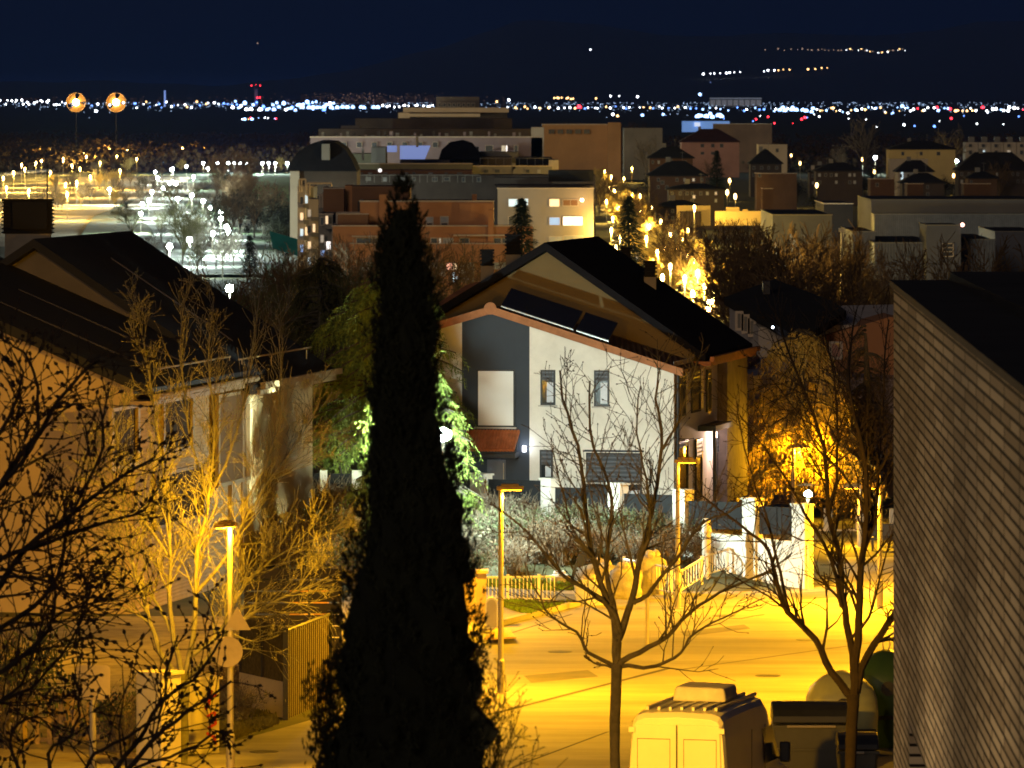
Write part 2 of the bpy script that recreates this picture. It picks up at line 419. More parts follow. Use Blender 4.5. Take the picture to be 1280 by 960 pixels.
m_blind=mat('white_blind',(.72,.75,.76),.7,.04,1)
m_slat=ribmat('shutter_slats',(.11,.13,.16),'Z',2.3,.6,.02,.5)
base=Lh(3.5,5,1.2)
MH=thing('white_house','white rendered house with a charcoal stripe, solar panels and a tall gable behind','house',base)
def zroofF(u): return 5.62+.315*(u+.25) if u<=5.9 else 7.56-.30*(u-5.9)
def wallF(mb,u0,u1,v,t,z0,f=zroofF,cuts=()):
    us=[u0]+([5.9] if u0<5.9<u1 else [])+[u1]
    for a,b in zip(us,us[1:]):
        P=[(a,z0),(b,z0),(b,f(b)),(a,f(a))]
        mb.prism([Lh(p,v,q) for p,q in P],Lh(0,t,0)-Lh(0,0,0))
def pu(px): return (640+8400*5.17/215-px)*215/8400/math.cos(TH)   # approx for the facade
def pz(py,Y=215.4): return ZP(py,Y)
mb=MB(); wallF(mb,0,pu(662),0,4.2,0); build(mb,'wall',m_white,MH)
mb=MB(); wallF(mb,pu(662),pu(577),.012,4.2,0); build(mb,'charcoal_wall',m_char,MH,label='charcoal painted stripe of wall with the tall white window')
mb=MB(); wallF(mb,pu(577),8.3,0,4.2,0); build(mb,'wall',m_white,MH)
# roof of the front wing, laid on the walls
def slab(mb,pts,th): mb.prism(pts,(0,0,th))
mb=MB()
for a,b in ((-.32,5.9),(5.9,8.75)):
    slab(mb,[Lh(a,-.32,zroofF(a)+.03),Lh(b,-.32,zroofF(b)+.03),Lh(b,4.0,zroofF(b)+.03),Lh(a,4.0,zroofF(a)+.03)],.12)
build(mb,'front_roof',m_broof,MH)
mb=MB()
for a,b in ((-.36,5.9),(5.9,8.8)):
    P=[Lh(a,-.36,zroofF(a)-.05),Lh(b,-.36,zroofF(b)-.05),Lh(b,-.36,zroofF(b)+.2),Lh(a,-.36,zroofF(a)+.2)]
    mb.prism(P,Lh(0,.12,0)-Lh(0,0,0))
c=Lh(5.9,-.42,7.68); mb.tube([c,c+Vector((.0,.35,0))],.2,14)
build(mb,'fascia',m_terra,MH)
# solar panels
mb=MB(); ed=MB()
for a,b in ((.2+1.9,3.15),(3.25,5.6)):
    zt=lambda u:zroofF(u)+.16
    P=[Lh(a,-.1,zt(a)+.12),Lh(b,-.1,zt(b)+.12),Lh(b,1.6,zt(b)+.62),Lh(a,1.6,zt(a)+.62)]
    mb.prism(P,(0,0,.04))
    e0=[P[0]+Vector((0,-.03,-.02)),P[1]+Vector((0,-.03,-.02))]
    ed.prism([e0[0],e0[1],e0[1]+Vector((0,0,.035)),e0[0]+Vector((0,0,.035))],(0,.05,0))
build(mb,'solar_panel',mat('solar_glass',(.012,.012,.02),.25,.1,2),MH); build(ed,'panel_edge',mat('aluminium_edge',(.30,.32,.34),.35,.05,2,metal=.5),MH)
# big gable behind
def zg(u): return 9.42-.68*(4.9-u) if u<4.9 else 9.42-.60*(u-4.9)
mb=MB()
mb.prism([Lh(0,4.2,0),Lh(9.2,4.2,0),Lh(9.2,4.2,zg(9.2)-.02),Lh(4.9,4.2,9.40),Lh(0,4.2,zg(0)-.02)],Lh(0,9.2,0)-Lh(0,0,0)); build(mb,'gable_wall',m_gable,MH)
mb=MB()
mb.prism([Lh(-.42,3.75,zg(-.42)+.02),Lh(4.9,3.75,9.44),Lh(4.9,3.75,9.72),Lh(-.42,3.75,zg(-.42)+.28)],Lh(0,9.8,0)-Lh(0,0,0))
mb.prism([Lh(4.9,3.75,9.44),Lh(9.7,3.75,zg(9.7)+.02),Lh(9.7,3.75,zg(9.7)+.28),Lh(4.9,3.75,9.72)],Lh(0,9.8,0)-Lh(0,0,0))
rf=build(mb,'roof',m_roof,MH)
m_chim=mat('chimney_render',(.22,.19,.15),.9,.2,1)
def chimney(px0,px1,pt,pm,pb,Y,par,louv=True):
    x0,x1=XP(px0,Y),XP(px1,Y); w_=x1-x0
    mb=MB(); mb.box(x0+.06*w_,Y-.3,ZP(pb,Y)-.6,x1-.06*w_,Y+.3,ZP(pm,Y)); s=build(mb,'chimney',m_chim,par)
    mb=MB(); z0,z1=ZP(pm,Y),ZP(pt,Y); mb.box(x0+.05,Y-.3,z0,x1-.05,Y+.3,z1)
    n=max(3,int((z1-z0)/.11))
    for i in range(n): 
        z=z0+(z1-z0)*i/n; mb.box(x0,Y-.38,z+.02,x1,Y+.38,z+.06)
    mb.box(x0,Y-.38,z1-.03,x1,Y+.38,z1+.03)
    build(mb,'chimney_cap',mat('chimney_black',(.006,.006,.008),.9,.1,1),s)
chimney(600,618,313,332,352,223,rf); chimney(631,652,294,318,337,224,rf); chimney(775,790,310,324,336,229.5,rf); chimney(804,821,327,346,356,226,rf)
# openings on the front
def fwin(x0,x1,y0,y1,name='window',bl=None,blind=m_slat,glass=m_glass,par=MH,v=0,Yd=215.4,litf=None,sill=False):
    u0,u1=pu(x1),pu(x0); z0,z1=pz(y1,Yd),pz(y0,Yd); t=.05
    mb=MB()
    for a,b,c_,d in ((u0,u0+t,z0,z1),(u1-t,u1,z0,z1),(u0+t,u1-t,z0,z0+t),(u0+t,u1-t,z1-t,z1)):
        mb.box(a,v-.05,c_,b,v+.05,d,Lh)
    f=build(mb,name,m_frame,par)
    mb=MB(); mb.box(u0+t,v-.018,z0+t,u1-t,v+.03,z1-t,Lh); build(mb,'pane',glass,f)
    mb=MB(); mb.box(u0-.06,v-.14,z0-.05,u1+.06,v+.02,z0-.002,Lh); build(mb,'sill',m_block0,f)
    if bl:
        zb=z1-(z1-z0)*bl; mb=MB(); mb.box(u0+t,v-.045,zb,u1-t,v-.022,z1-t,Lh); build(mb,'roller_shutter',blind,f)
    return f
m_wlit=mat('net_curtain',(.55,.60,.68),.6,.15,3)
fwin(596,644,463,535,bl=.985,blind=m_blind,v=-.02)
for a,b,c_,d in ((676,694.5,463,507),(743,762,463,508),(675,691.5,563,600)):
    f=fwin(a,b,c_,d,bl=.30 if c_<500 else .5)
    mb=MB(); w_=b-a; y0=c_+(d-c_)*(.34 if c_<500 else .55)
    mb.box(pu(b-2.5),-.03,pz(d-3.5),pu(a+w_*.42),-.024,pz(y0),Lh); build(mb,'curtain',m_wlit,f)
fwin(733,803,566,603,bl=.97)
f=fwin(733,803,603,640,name='patio_door'); mb=MB(); mb.box(pu(800),-.035,pz(636),pu(782),-.02,pz(612),Lh); build(mb,'curtain',m_wlit,f)
mb=MB()
for z in (pz(566)+.03,): mb.box(pu(805),-.09,z,pu(731),.0,z+.06,Lh)
build(mb,'lintel',m_char,MH)
# entrance canopy with tiles
mb=MB(); uc0,uc1=pu(650),pu(583); za,zb=pz(541)-.05,pz(566)
mb.prism([Lh(uc0,0,za),Lh(uc1,0,za),Lh(uc1+.05,-.9,zb),Lh(uc0-.05,-.9,zb)],(0,0,.05))
cn=build(mb,'canopy',m_char,MH)
mb=MB(); n=17
for i in range(n):
    u=uc0+(uc1-uc0)*(i+.5)/n; mb.tube([Lh(u,0,za+.08),Lh(u*1.0,-.92,zb+.09)],.055,7)
build(mb,'roof_tiles',mat('orange_clay_tiles',(.50,.17,.07),.8,.3,3),cn)
mb=MB(); mb.box(uc0,-.86,zb-.16,uc1,-.82,zb-.02,Lh); mb.box(uc0,-.82,zb-.16,uc0+.05,0,zb,Lh); build(mb,'canopy_frame',m_frame,cn)
mb=MB(); mb.box(pu(632),-.03,1.2,pu(609),.03,pz(576),Lh); d=build(mb,'door',mat('door_grey',(.10,.11,.13),.5,.1,2),MH)
mb=MB(); mb.tube([Lh(pu(630),-.09,1.9),Lh(pu(630),-.09,pz(580))],.02,6); build(mb,'handle',m_steel,d)
mb=MB(); q=Lh(pu(656),-.08,pz(562)); mb.box(q.x-.06,q.y-.05,q.z-.09,q.x+.06,q.y+.05,q.z+.09); wl=build(mb,'wall_lamp',emis('wall_lamp_glow',(.9,.92,1),9),MH)
pointlight(MH,q+Vector((0,-.2,.15)),(.85,.92,1),7,.04)
# side wall details
sw=lambda v,z:Lh(-.02,v,z)
mb=MB(); mb.box(-.012,0.0,0,.0,13.2,6.0,lambda a,b,z:Lh(a,b,z)); 
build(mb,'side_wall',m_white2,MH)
def swin(v0,v1,z0,z1,name='window',shut=.3):
    mb=MB(); t=.06
    for a,b,c_,d in ((v0,v0+t,z0,z1),(v1-t,v1,z0,z1),(v0+t,v1-t,z0,z0+t),(v0+t,v1-t,z1-t,z1)): mb.box(-.09,a,c_,-.02,b,d,Lh)
    f=build(mb,name,m_frame,MH); mb=MB(); mb.box(-.05,v0+t,z0+t,-.02,v1-t,z1-t,Lh); build(mb,'pane',m_glass,f)
    mb=MB(); mb.box(-.075,v0+t,z1-(z1-z0)*shut,-.055,v1-t,z1-t,Lh); build(mb,'roller_shutter',m_slat,f)
swin(.5,1.9,4.2,5.6); swin(3.2,4.9,4.2,5.65); swin(6.2,7.0,4.1,5.5); swin(9.3,11.2,4.0,5.5,shut=.6); swin(.4,2.4,1.3,3.4,shut=.1); swin(4.0,5.2,1.3,3.3); swin(8.0,9.6,1.4,3.2)
mb=MB(); mb.box(-.62,4.6,3.55,-.02,8.2,3.72,Lh); mb.box(-.6,4.7,1.0,-.5,4.8,3.55,Lh); build(mb,'porch_roof',m_char,MH)
mb=MB(); mb.tube([Lh(-.10,.25,1.1),Lh(-.10,.25,5.7)],.05,8); build(mb,'drainpipe',m_frame,MH)
mb=MB(); mb.box(-.6,3.7,5.72,-.02,13.3,5.86,Lh); mb.box(-.72,3.65,5.86,-.58,13.4,6.02,Lh); build(mb,'eave_trim',m_terra,MH)
mb=MB(); q=Lh(-.12,7.4,3.3); mb.box(q.x-.05,q.y-.05,q.z-.1,q.x+.08,q.y+.05,q.z+.1); build(mb,'added_side_lamp',emis('added_side_glow',(1,.8,.65),5),MH); pointlight(MH,q+Vector((.5,-.35,-.1)),(1,.72,.60),200,.06)  # lamp added here to give the side wall its pinkish light
mb=MB(); mb.box(-.35,8.6,1,-.02,12.9,5.7,Lh); build(mb,'bay_wall',mat('pink_brick_side',(.11,.09,.085),.9,.3,2),MH)

# ================================================================ garden fence of the white house
m_panel=mat('dark_fence_panel',(.013,.014,.016),.95,.15,2)
FA,FB=Vector((XP(592,210.5),210.5,0)),Vector((XP(948,199.5),199.5,0))
FW=thing('garden_wall','pale stone block wall with charcoal panels between pillars in front of the white house','garden wall',(FA.x,FA.y,1.1))
fd=(FB-FA).normalized(); fl=(FB-FA).length; fn=Vector((-fd.y,fd.x,0))
def FF(a,b,z): return FA+fd*a+fn*b+Vector((0,0,z))
def fpx(px): # distance along the wall for a pixel column
    k=(px-640)/F; return (k*FA.y-FA.x)/(fd.x-k*fd.y)
def fzz(px,py): a=fpx(px); p=FF(a,0,0); return ZP(py,p.y)
m_block=mat('pale_block',(.66,.64,.58),.9,.12,1.2,.3)
mb=MB(); e_=fpx(1010)
zs=lambda a:1.62-.25*a/fl
n=12
for i in range(n):
    a,b=e_*i/n,e_*(i+1)/n; mb.prism([FF(a,0,-.3),FF(b,0,-.3),FF(b,0,zs(b)),FF(a,0,zs(a))],fn*.2)
build(mb,'base_wall',m_block,FW)
for a,b,t in ((590,607,594),(678,691,600),(762,777,606),(843,858,614),(930,946,625),(992,1008,632)):
    mb=MB(); u0,u1=fpx(a),fpx(b); z1=fzz((a+b)/2,t)
    mb.box(u0,-.07,0,u1,.27,z1,FF); mb.box(u0-.04,-.11,z1,u1+.04,.31,z1+.06,FF)
    z=zs(u0)+.1
    while z<z1: mb.box(u0-.004,-.074,z,u1+.004,.274,z+.012,FF); z+=.2
    build(mb,'pillar',m_block,FW)
for a,b,t0,t1,c0,c1 in ((608,677,599,601,633,633),(692,761,609,611,642,642),(778,842,617,619,650,651),(859,929,626,628,661,662),(947,991,633,635,668,668)):
    u0,u1=fpx(a),fpx(b); mb=MB()
    mb.prism([FF(u0,.06,fzz(a,c0)),FF(u1,.06,fzz(b,c1)),FF(u1,.06,fzz(b,t1)),FF(u0,.06,fzz(a,t0))],fn*.04)
    um=(u0+u1)/2; mb.box(um-.02,.04,fzz(a,c0),um+.02,.11,fzz(a,t0)+.01,FF)
    build(mb,'panel',m_panel,FW)
# same wall left of the cypress
GW=thing('garden_wall','white garden wall with dark panels seen in the lamplight left of the cypress','garden wall',(XP(440,213),213,1.1))
mb=MB(); mb.box(XP(330,213),213,0,XP(560,213),213.2,ZP(621,213)); mb.box(XP(440,213),212.95,1,XP(452,213),213.25,ZP(588,213)); mb.box(XP(400,213),212.95,1,XP(409,213),213.25,ZP(588,213)); build(mb,'base_wall',m_block,GW)
for a,b in ((385,399),(410,439),(453,500),(505,560)):
    mb=MB(); mb.box(XP(a,213),213.05,ZP(621,213),XP(b,213),213.1,ZP(592,213)); build(mb,'panel',m_panel,GW)

# ================================================================ house on the left
CL=Vector((-10.35,187.7,0)); TL=math.atan2(.184,.983); Ll=frame(CL,TL)
m_amb=mat('cream_render',(.36,.28,.17),.9,.12,.5,.25); m_amb2=ribmat('cream_block_cladding',(.36,.27,.15),'Z',3.0,.9,.01,.88)
m_lroof=mat('slate_roof',(.010,.011,.018),.7,.25,.7,.3,spec=.2)
LH=thing('sloping_roof_house','cream rendered house with dark slate roofs and louvred chimney on the left','house',Ll(5,11,0))
z1=lambda u:6.2+.42*u
mb=MB(); mb.prism([Ll(.3,.3,-.2),Ll(16,.3,-.2),Ll(16,.3,z1(8)),Ll(8,.3,z1(8)),Ll(.3,.3,z1(.3))],Ll(0,11.3,0)-Ll(0,0,0)); build(mb,'wall',m_amb,LH)
mb=MB(); mb.box(.288,.32,-.1,.302,12.3,6.0,lambda a,b,z:Ll(a-.012,b,z)); build(mb,'facade_cladding',m_amb2,LH)
mb=MB(); mb.prism([Ll(-.35,-.25,z1(-.35)+.03),Ll(8,-.25,z1(8)+.03),Ll(8,-.25,z1(8)+.36),Ll(-.35,-.25,z1(-.35)+.3)],Ll(0,12.85,0)-Ll(0,0,0)); r1=build(mb,'front_roof',m_lroof,LH)
for v in (3.2,7.4): mb=MB().box(.5,v,0,5.5,v+.04,.05,lambda a,b,z:Ll(a,b,z1(a)+.32+z)); build(mb,'roof_batten',mat('roof_strip',(.03,.03,.05),.7,.1,1),r1)
z2=lambda u:5.95+.655*u if u<6.1 else 9.95-.655*(u-6.1)
mb=MB(); mb.prism([Ll(.15,11.9,0),Ll(12,11.9,0),Ll(12,11.9,z2(12)),Ll(6.1,11.9,z2(6.1)),Ll(.15,11.9,z2(.15))],Ll(0,11.2,0)-Ll(0,0,0)); build(mb,'rear_wall',m_amb,LH)
mb=MB(); mb.prism([Ll(.6,11.88,z1(.6)),Ll(11,11.88,z1(8)),Ll(11,11.88,z2(11)-.02),Ll(6.1,11.88,z2(6.1)-.02),Ll(.6,11.88,z2(.6)-.02)],Ll(0,.015,0)-Ll(0,0,0)); build(mb,'gable_wall',mat('dimmed_gable_render',(.10,.09,.085),.9,.15,.5),LH)  # gable skin coloured darker, standing in for the dimmer light there
mb=MB()
for a,b in ((-.5,6.1),(6.1,12.6)):
    mb.prism([Ll(a,11.4,z2(a)+.03),Ll(b,11.4,z2(b)+.03),Ll(b,11.4,z2(b)+.3),Ll(a,11.4,z2(a)+.3)],Ll(0,12.1,0)-Ll(0,0,0))
r2=build(mb,'roof',m_lroof,LH)
mb=MB(); mb.box(1.2,11.3,0,5.0,23.6,.05,lambda a,b,z:Ll(a,16.5+b*.002,z2(a)+.31+z)); build(mb,'ridge_strip',mat('roof_strip',(.03,.03,.05),.7,.1,1),r2)
# gutters and trims
m_gut=mat('pale_gutter',(.26,.20,.12),.6,.1,2)
mb=MB(); mb.tube([Ll(-.48,-.2,6.10),Ll(-.48,12.5,6.10)],.09,8); mb.box(-.36,-.2,5.86,.3,12.5,5.98,Ll); mb.box(-.75,12.4,5.8,-.6,23.4,5.98,Ll); mb.box(-.6,12.4,5.62,.15,23.2,5.76,Ll); build(mb,'gutter',m_gut,LH)
mb=MB(); mb.tube([Ll(.3,3.2,6.75),Ll(.3,12.3,6.75)],.03,6); mb.tube([Ll(.1,12.6,6.65),Ll(.1,22.6,6.65)],.03,6)
for v in (3.5,6,9,12.2): mb.tube([Ll(.3,v,6.3),Ll(.3,v,6.75)],.02,5)
for v in (13,17,22): mb.tube([Ll(.1,v,6.1),Ll(.1,v,6.65)],.02,5)
build(mb,'snow_rail',m_gut,LH)
def lv(px): k=(px-640)/F; x0=CL.x; y0=CL.y; return (k*y0-x0)/(.184-k*.983)
def lwin(x0,x1,ya,yb,name='window',glass=m_glass,fr=m_amb,shut=0,dep=.12,vv=None):
    a,b=lv(x0),lv(x1); Ym=CL.y+.983*(a+b)/2; z0,z1_=ZP(yb,Ym),ZP(ya,Ym); t=.10 if b-a<1 else .22
    off=.28 if b<12.3 else .13
    mb=MB()
    for p,q,c_,d in ((a-t,a,z0-.1,z1_+.1),(b,b+t,z0-.1,z1_+.1),(a,b,z0-.1,z0),(a,b,z1_,z1_+.1)): mb.box(off-dep,p,c_,off,q,d,Ll)
    f=build(mb,name,m_gut,LH); mb=MB(); mb.box(off-.03,a,z0,off,b,z1_,Ll); build(mb,'pane',glass,f); return f
m_brd=mat('brown_glass',(.03,.02,.012),.8,.2,1,spec=.1)
lwin(150,180,512,581,glass=m_brd); lwin(214,248,498,560,glass=m_brd); lwin(276,313,494,600,'balcony_door',glass=mat('amber_curtain',(.12,.07,.03),.8,.2,1)); lwin(205,262,590,650,glass=m_brd)
mb=MB(); mb.box(.0,lv(306),5.3,.3,lv(313),6.0,Ll); mb.tube([Ll(.12,lv(308),.2),Ll(.12,lv(308),5.3)],.06,8); build(mb,'drainpipe',m_gut,LH)
chimney(3,67,250,292,330,203,r2); 
mb=MB(); Yc=203; mb.box(XP(17,Yc),Yc-.5,ZP(286,Yc),XP(60,Yc),Yc+.5,ZP(252,Yc)); mb.tube([(XP(59,Yc),Yc,ZP(252,Yc)),(XP(59,Yc),Yc,ZP(206,Yc))],.02,5); build(mb,'aerial',mat('chimney_black',(.006,.006,.008),.9,.1,1),LH)

# ================================================================ brick wall building on the right
m=mat('long_brickwork',(.33,.29,.23),.9,.0,1)
m.node_tree.nodes.clear(); nt=m.node_tree; N=nt.nodes; Lk=nt.links
out=N.new('ShaderNodeOutputMaterial'); b=N.new('ShaderNodeBsdfPrincipled'); b.inputs['Roughness'].default_value=.9; b.inputs['Specular IOR Level'].default_value=.2
tc=N.new('ShaderNodeTexCoord'); sp=N.new('ShaderNodeSeparateXYZ'); cb=N.new('ShaderNodeCombineXYZ'); Lk.new(tc.outputs['Object'],sp.inputs[0]); dv=N.new('ShaderNodeMath'); dv.operation='MULTIPLY'; dv.inputs[1].default_value=1/3.2; Lk.new(sp.outputs['Y'],dv.inputs[0]); Lk.new(dv.outputs[0],cb.inputs['X']); Lk.new(sp.outputs['Z'],cb.inputs['Y'])
br=N.new('ShaderNodeTexBrick'); br.offset=.37; br.offset_frequency=3; br.inputs['Scale'].default_value=1; br.inputs['Brick Width'].default_value=1.0; br.inputs['Row Height'].default_value=.157; br.inputs['Mortar Size'].default_value=.025; br.inputs['Mortar Smooth'].default_value=.3
br.inputs['Color1'].default_value=(.40,.34,.26,1); br.inputs['Color2'].default_value=(.20,.16,.115,1); br.inputs['Mortar'].default_value=(.012,.010,.008,1); br.inputs['Bias'].default_value=-.1; br.squash=.62; br.squash_frequency=3
n=N.new('ShaderNodeTexNoise'); n.inputs['Scale'].default_value=1.0; n.inputs['Detail'].default_value=8; n.inputs['Roughness'].default_value=.75
mp=N.new('ShaderNodeMapping'); mp.inputs['Scale'].default_value=(.05,.045,.16); Lk.new(tc.outputs['Object'],mp.inputs[0]); Lk.new(mp.outputs[0],n.inputs[0])
mr=N.new('ShaderNodeMapRange'); mr.inputs[1].default_value=.3; mr.inputs[2].default_value=.75; mr.inputs[3].default_value=.78; mr.inputs[4].default_value=1.2; Lk.new(n.outputs['Fac'],mr.inputs[0])
mx=N.new('ShaderNodeMix'); mx.data_type='RGBA'; mx.blend_type='MULTIPLY'; mx.inputs[0].default_value=1; Lk.new(cb.outputs[0],br.inputs['Vector']); Lk.new(br.outputs['Color'],mx.inputs[6]); Lk.new(mr.outputs[0],mx.inputs[7]); Lk.new(mx.outputs[2],b.inputs['Base Color'])
bp=N.new('ShaderNodeBump'); bp.invert=True; bp.inputs['Distance'].default_value=.02; bp.inputs['Strength'].default_value=.9; Lk.new(br.outputs['Fac'],bp.inputs['Height']); Lk.new(bp.outputs[0],b.inputs['Normal']); Lk.new(b.outputs[0],out.inputs[0])
m_brick=m
YA,YB=110.0,48.0; XA=XP(1117,YA); 
# direction from two roof points
ZT=ZP(358,YA); YN=F*(H-ZT)/(490-HY); XN=XP(1280,YN); k=(XN-XA)/(YN-YA)
XB=XA+k*(YB-YA)
BW=thing('brick_building','tall brick building with a dark flat roof filling the right edge of the picture','building',(XA,YA,0))
dz0,dz1=ZP(955,YA)-3.5,ZP(858,YA)
def BX(Y): return XA+k*(Y-YA)
mb=MB()
ya,yb=None,None
def by(px): kk=(px-640)/F; return (XA-k*YA)/(kk-k)
y1_,y2_=by(1137),by(1175)
def wl(Y0,Y1,z0,z1): mb.prism([(BX(Y0),Y0,z0),(BX(Y1),Y1,z0),(BX(Y1),Y1,z1),(BX(Y0),Y0,z1)],(.35,0,0))
wl(YB,y2_,-.2,ZT); wl(y2_,y1_,dz1,ZT); wl(y1_,YA,-.2,ZT); wl(y2_,y1_,-.2,dz1-5.2)
build(mb,'wall',m_brick,BW)
mb=MB(); mb.prism([(BX(YB)+.36,YB,0),(BX(YB)+26,YB,0),(XA+26,YA,0),(XA+.36,YA,0)],(0,0,ZT-.25)); build(mb,'side_wall',mat('dark_plaster',(.07,.06,.05),.9,.2,.5),BW)
mb=MB(); mb.prism([(BX(YB)-.06,YB,ZT+.003),(BX(YB)+26,YB,ZT+.003),(XA+26,YA+.1,ZT+.003),(XA-.06,YA+.1,ZT+.003)],(0,0,.10)); 
mb.prism([(BX(YB)+1.6,YB,ZT+.1),(BX(YB)+26,YB,ZT+.1),(XA+26,YA+.1,ZT+.1),(XA+.9,YA+.1,ZT+.1)],(0,0,.14)); build(mb,'roof',mat('bitumen_roof',(.03,.028,.028),.9,.3,.5,.3),BW)
mb=MB(); mb.prism([(BX(y1_)+.25,y1_,dz1-5.2),(BX(y2_)+.25,y2_,dz1-5.2),(BX(y2_)+.25,y2_,dz1),(BX(y1_)+.25,y1_,dz1)],(.05,0,0)); build(mb,'window',m_brd,BW)
mb=MB(); yq=66; mb.tube([(BX(yq)-.1,yq,ZP(640,yq)),(BX(yq)-.1,yq,ZP(470,yq))],.08,8); build(mb,'drainpipe',m_dark,BW)
# floodlights added out of view to give the brick wall its light
def added_flood(x,y,z,tgt,power,c,label):
    T=thing('floodlight',label,'floodlight',(x,y,gz(x,y)),'added unseen floodlights washing the brick wall')
    d=(Vector(tgt)-Vector((x,y,z))).normalized()
    mb=MB(); mb.tube([(x,y,0),(x,y,z-.1)],.04,8); build(mb,'post',m_dark,T)
    mb=MB(); mb.box(x-.15,y-.2,z-.18,x+.1,y+.2,z+.12); build(mb,'lamp_head',m_dark,T)
    l=bpy.data.lights.new('lamp_light','SPOT'); l.energy=power; l.color=c; l.spot_size=R(165); l.spot_blend=1.0; l.shadow_soft_size=.15
    o=bpy.data.objects.new('lamp_light',l); col.objects.link(o); o.parent=T; o.location=Vector((x,y,z+.2))-rootof(T); o.rotation_euler=d.to_track_quat('-Z','Y').to_euler()
for k_,y in enumerate((58,76,94,108)):
    x=BX(y)-4.6; added_flood(x,y,1.2 if y<100 else .8,(BX(y),y+1,9.8),(1500,1900,1900,800)[k_],(1,.68,.33),('added unseen floodlight at the nearest end of the brick wall','added unseen floodlight at the middle of the brick wall','added unseen floodlight under the brick wall near its window','added unseen floodlight at the far corner of the brick wall')[k_])

# ================================================================ white lamps
def led_post(px,py,Y,label,power,bulb=.16,e=300,post=True,group=None,top=None):
    x=XP(px,Y); z=ZP(py,Y); z0=gz(x,Y)
    T=thing('lamp_post',label,'lamp post',(x,Y,z0),group)
    mb=MB(); mb.tube([(x,Y,z0),(x,Y,z+.15)],.06,8); mb.tube([(x,Y,z+.28),(x,Y,z+.34)],[.34,.1],12); build(mb,'post',m_steel,T)
    mb=MB(); mb.ball((x,Y,z),bulb,10,6,(1,1,.8)); build(mb,'bulb',emis('white_bulb_%d'%e,LED,e),T)
    pointlight(T,(x,Y,z-.25),LED,power,.12)
    return T
LP=led_post(554,543,198.5,'bright white lamp glowing beside the green conifer and cypress',1600,.26,420)
sp_=spotlight(LP,W(554,543,198.5)+Vector((.3,.1,-.1)),LED,7600,.12,150,.5); sp_.rotation_euler=Vector((.75,.9,-.25)).to_track_quat('-Z','Y').to_euler()
sp2=spotlight(LP,W(554,543,198.5)+Vector((-.3,.1,.0)),(.85,1,.72),44000,.12,74,.6); sp2.rotation_euler=Vector((-.62,1,.04)).to_track_quat('-Z','Y').to_euler()
led_post(1010,618,207,'bright white lamp post under the yellow willow',90,.13,260)
# sodium lamp inside the yellow willow
street_lamp(992,560,229,'street lamp shining inside the golden willow tree',400,arm=1,kind='point')
street_lamp(1075,610,216,'street lamp behind the right street tree, in front of the yellow wall',900,arm=-1)
street_lamp(1100,610,190,'street lamp close to the brick building corner at the road bend',2600,arm=-1)

# ================================================================ trees of the foreground
m_bark=mat('bark_brown',(.085,.075,.055),.9,.35,4,.6); m_bud=mat('bud_dark',(.03,.018,.012),.9,.2,5)
m_barkn=mat('bark_dark',(.028,.02,.015),.95,.3,4,.3); m_barkp=mat('bark_pale',(.145,.14,.11),.9,.3,4,.5)
c1=dict(kids=4,rmin=.006,wob=.16,up=.10,ang=(22,55),ls=(.45,.75),bp=.45)
limb_tree('street_tree','bare spreading street tree with a slim straight trunk, left of the van','tree',136,
 [(768,1000,13),(769,900,14),(771,830,15)],
 [dict(p=[(771,835),(774,790),(765,765),(740,740),(705,720),(680,690),(650,655),(615,630)],w=(10,2),dens=3.2),
  dict(p=[(772,832),(768,775),(752,735),(740,690),(733,640),(722,560),(704,500),(700,465)],w=(12,2)),
  dict(p=[(772,780),(762,735),(758,700),(765,640),(760,600),(742,560),(737,500),(738,478)],w=(8,2)),
  dict(p=[(773,800),(790,750),(800,700),(815,640),(828,560),(822,500),(826,462)],w=(11,2)),
  dict(p=[(773,830),(800,815),(835,795),(862,765),(900,740),(960,712),(990,690)],w=(9,1.8),upb=.3),
  dict(p=[(774,832),(820,832),(850,815),(868,790),(905,770),(955,745)],w=(6,1.5),upb=.3),
  dict(p=[(790,755),(810,742),(845,700),(872,660),(905,640),(950,625)],w=(7,1.6),upb=.5),
  dict(p=[(768,832),(735,815),(722,790),(690,770),(668,735),(655,700)],w=(6,1.6),upb=.3),
  dict(p=[(770,835),(750,832),(730,822)],w=(4,2)),
  dict(p=[(800,700),(812,660),(808,600),(795,540),(800,480)],w=(5,1.6)),
  dict(p=[(736,690),(715,660),(700,600),(690,560)],w=(4,1.5)),
  dict(p=[(829,560),(850,520),(862,480),(870,450)],w=(4,1.4))],11,m_bark,c1,m_bud,.024)
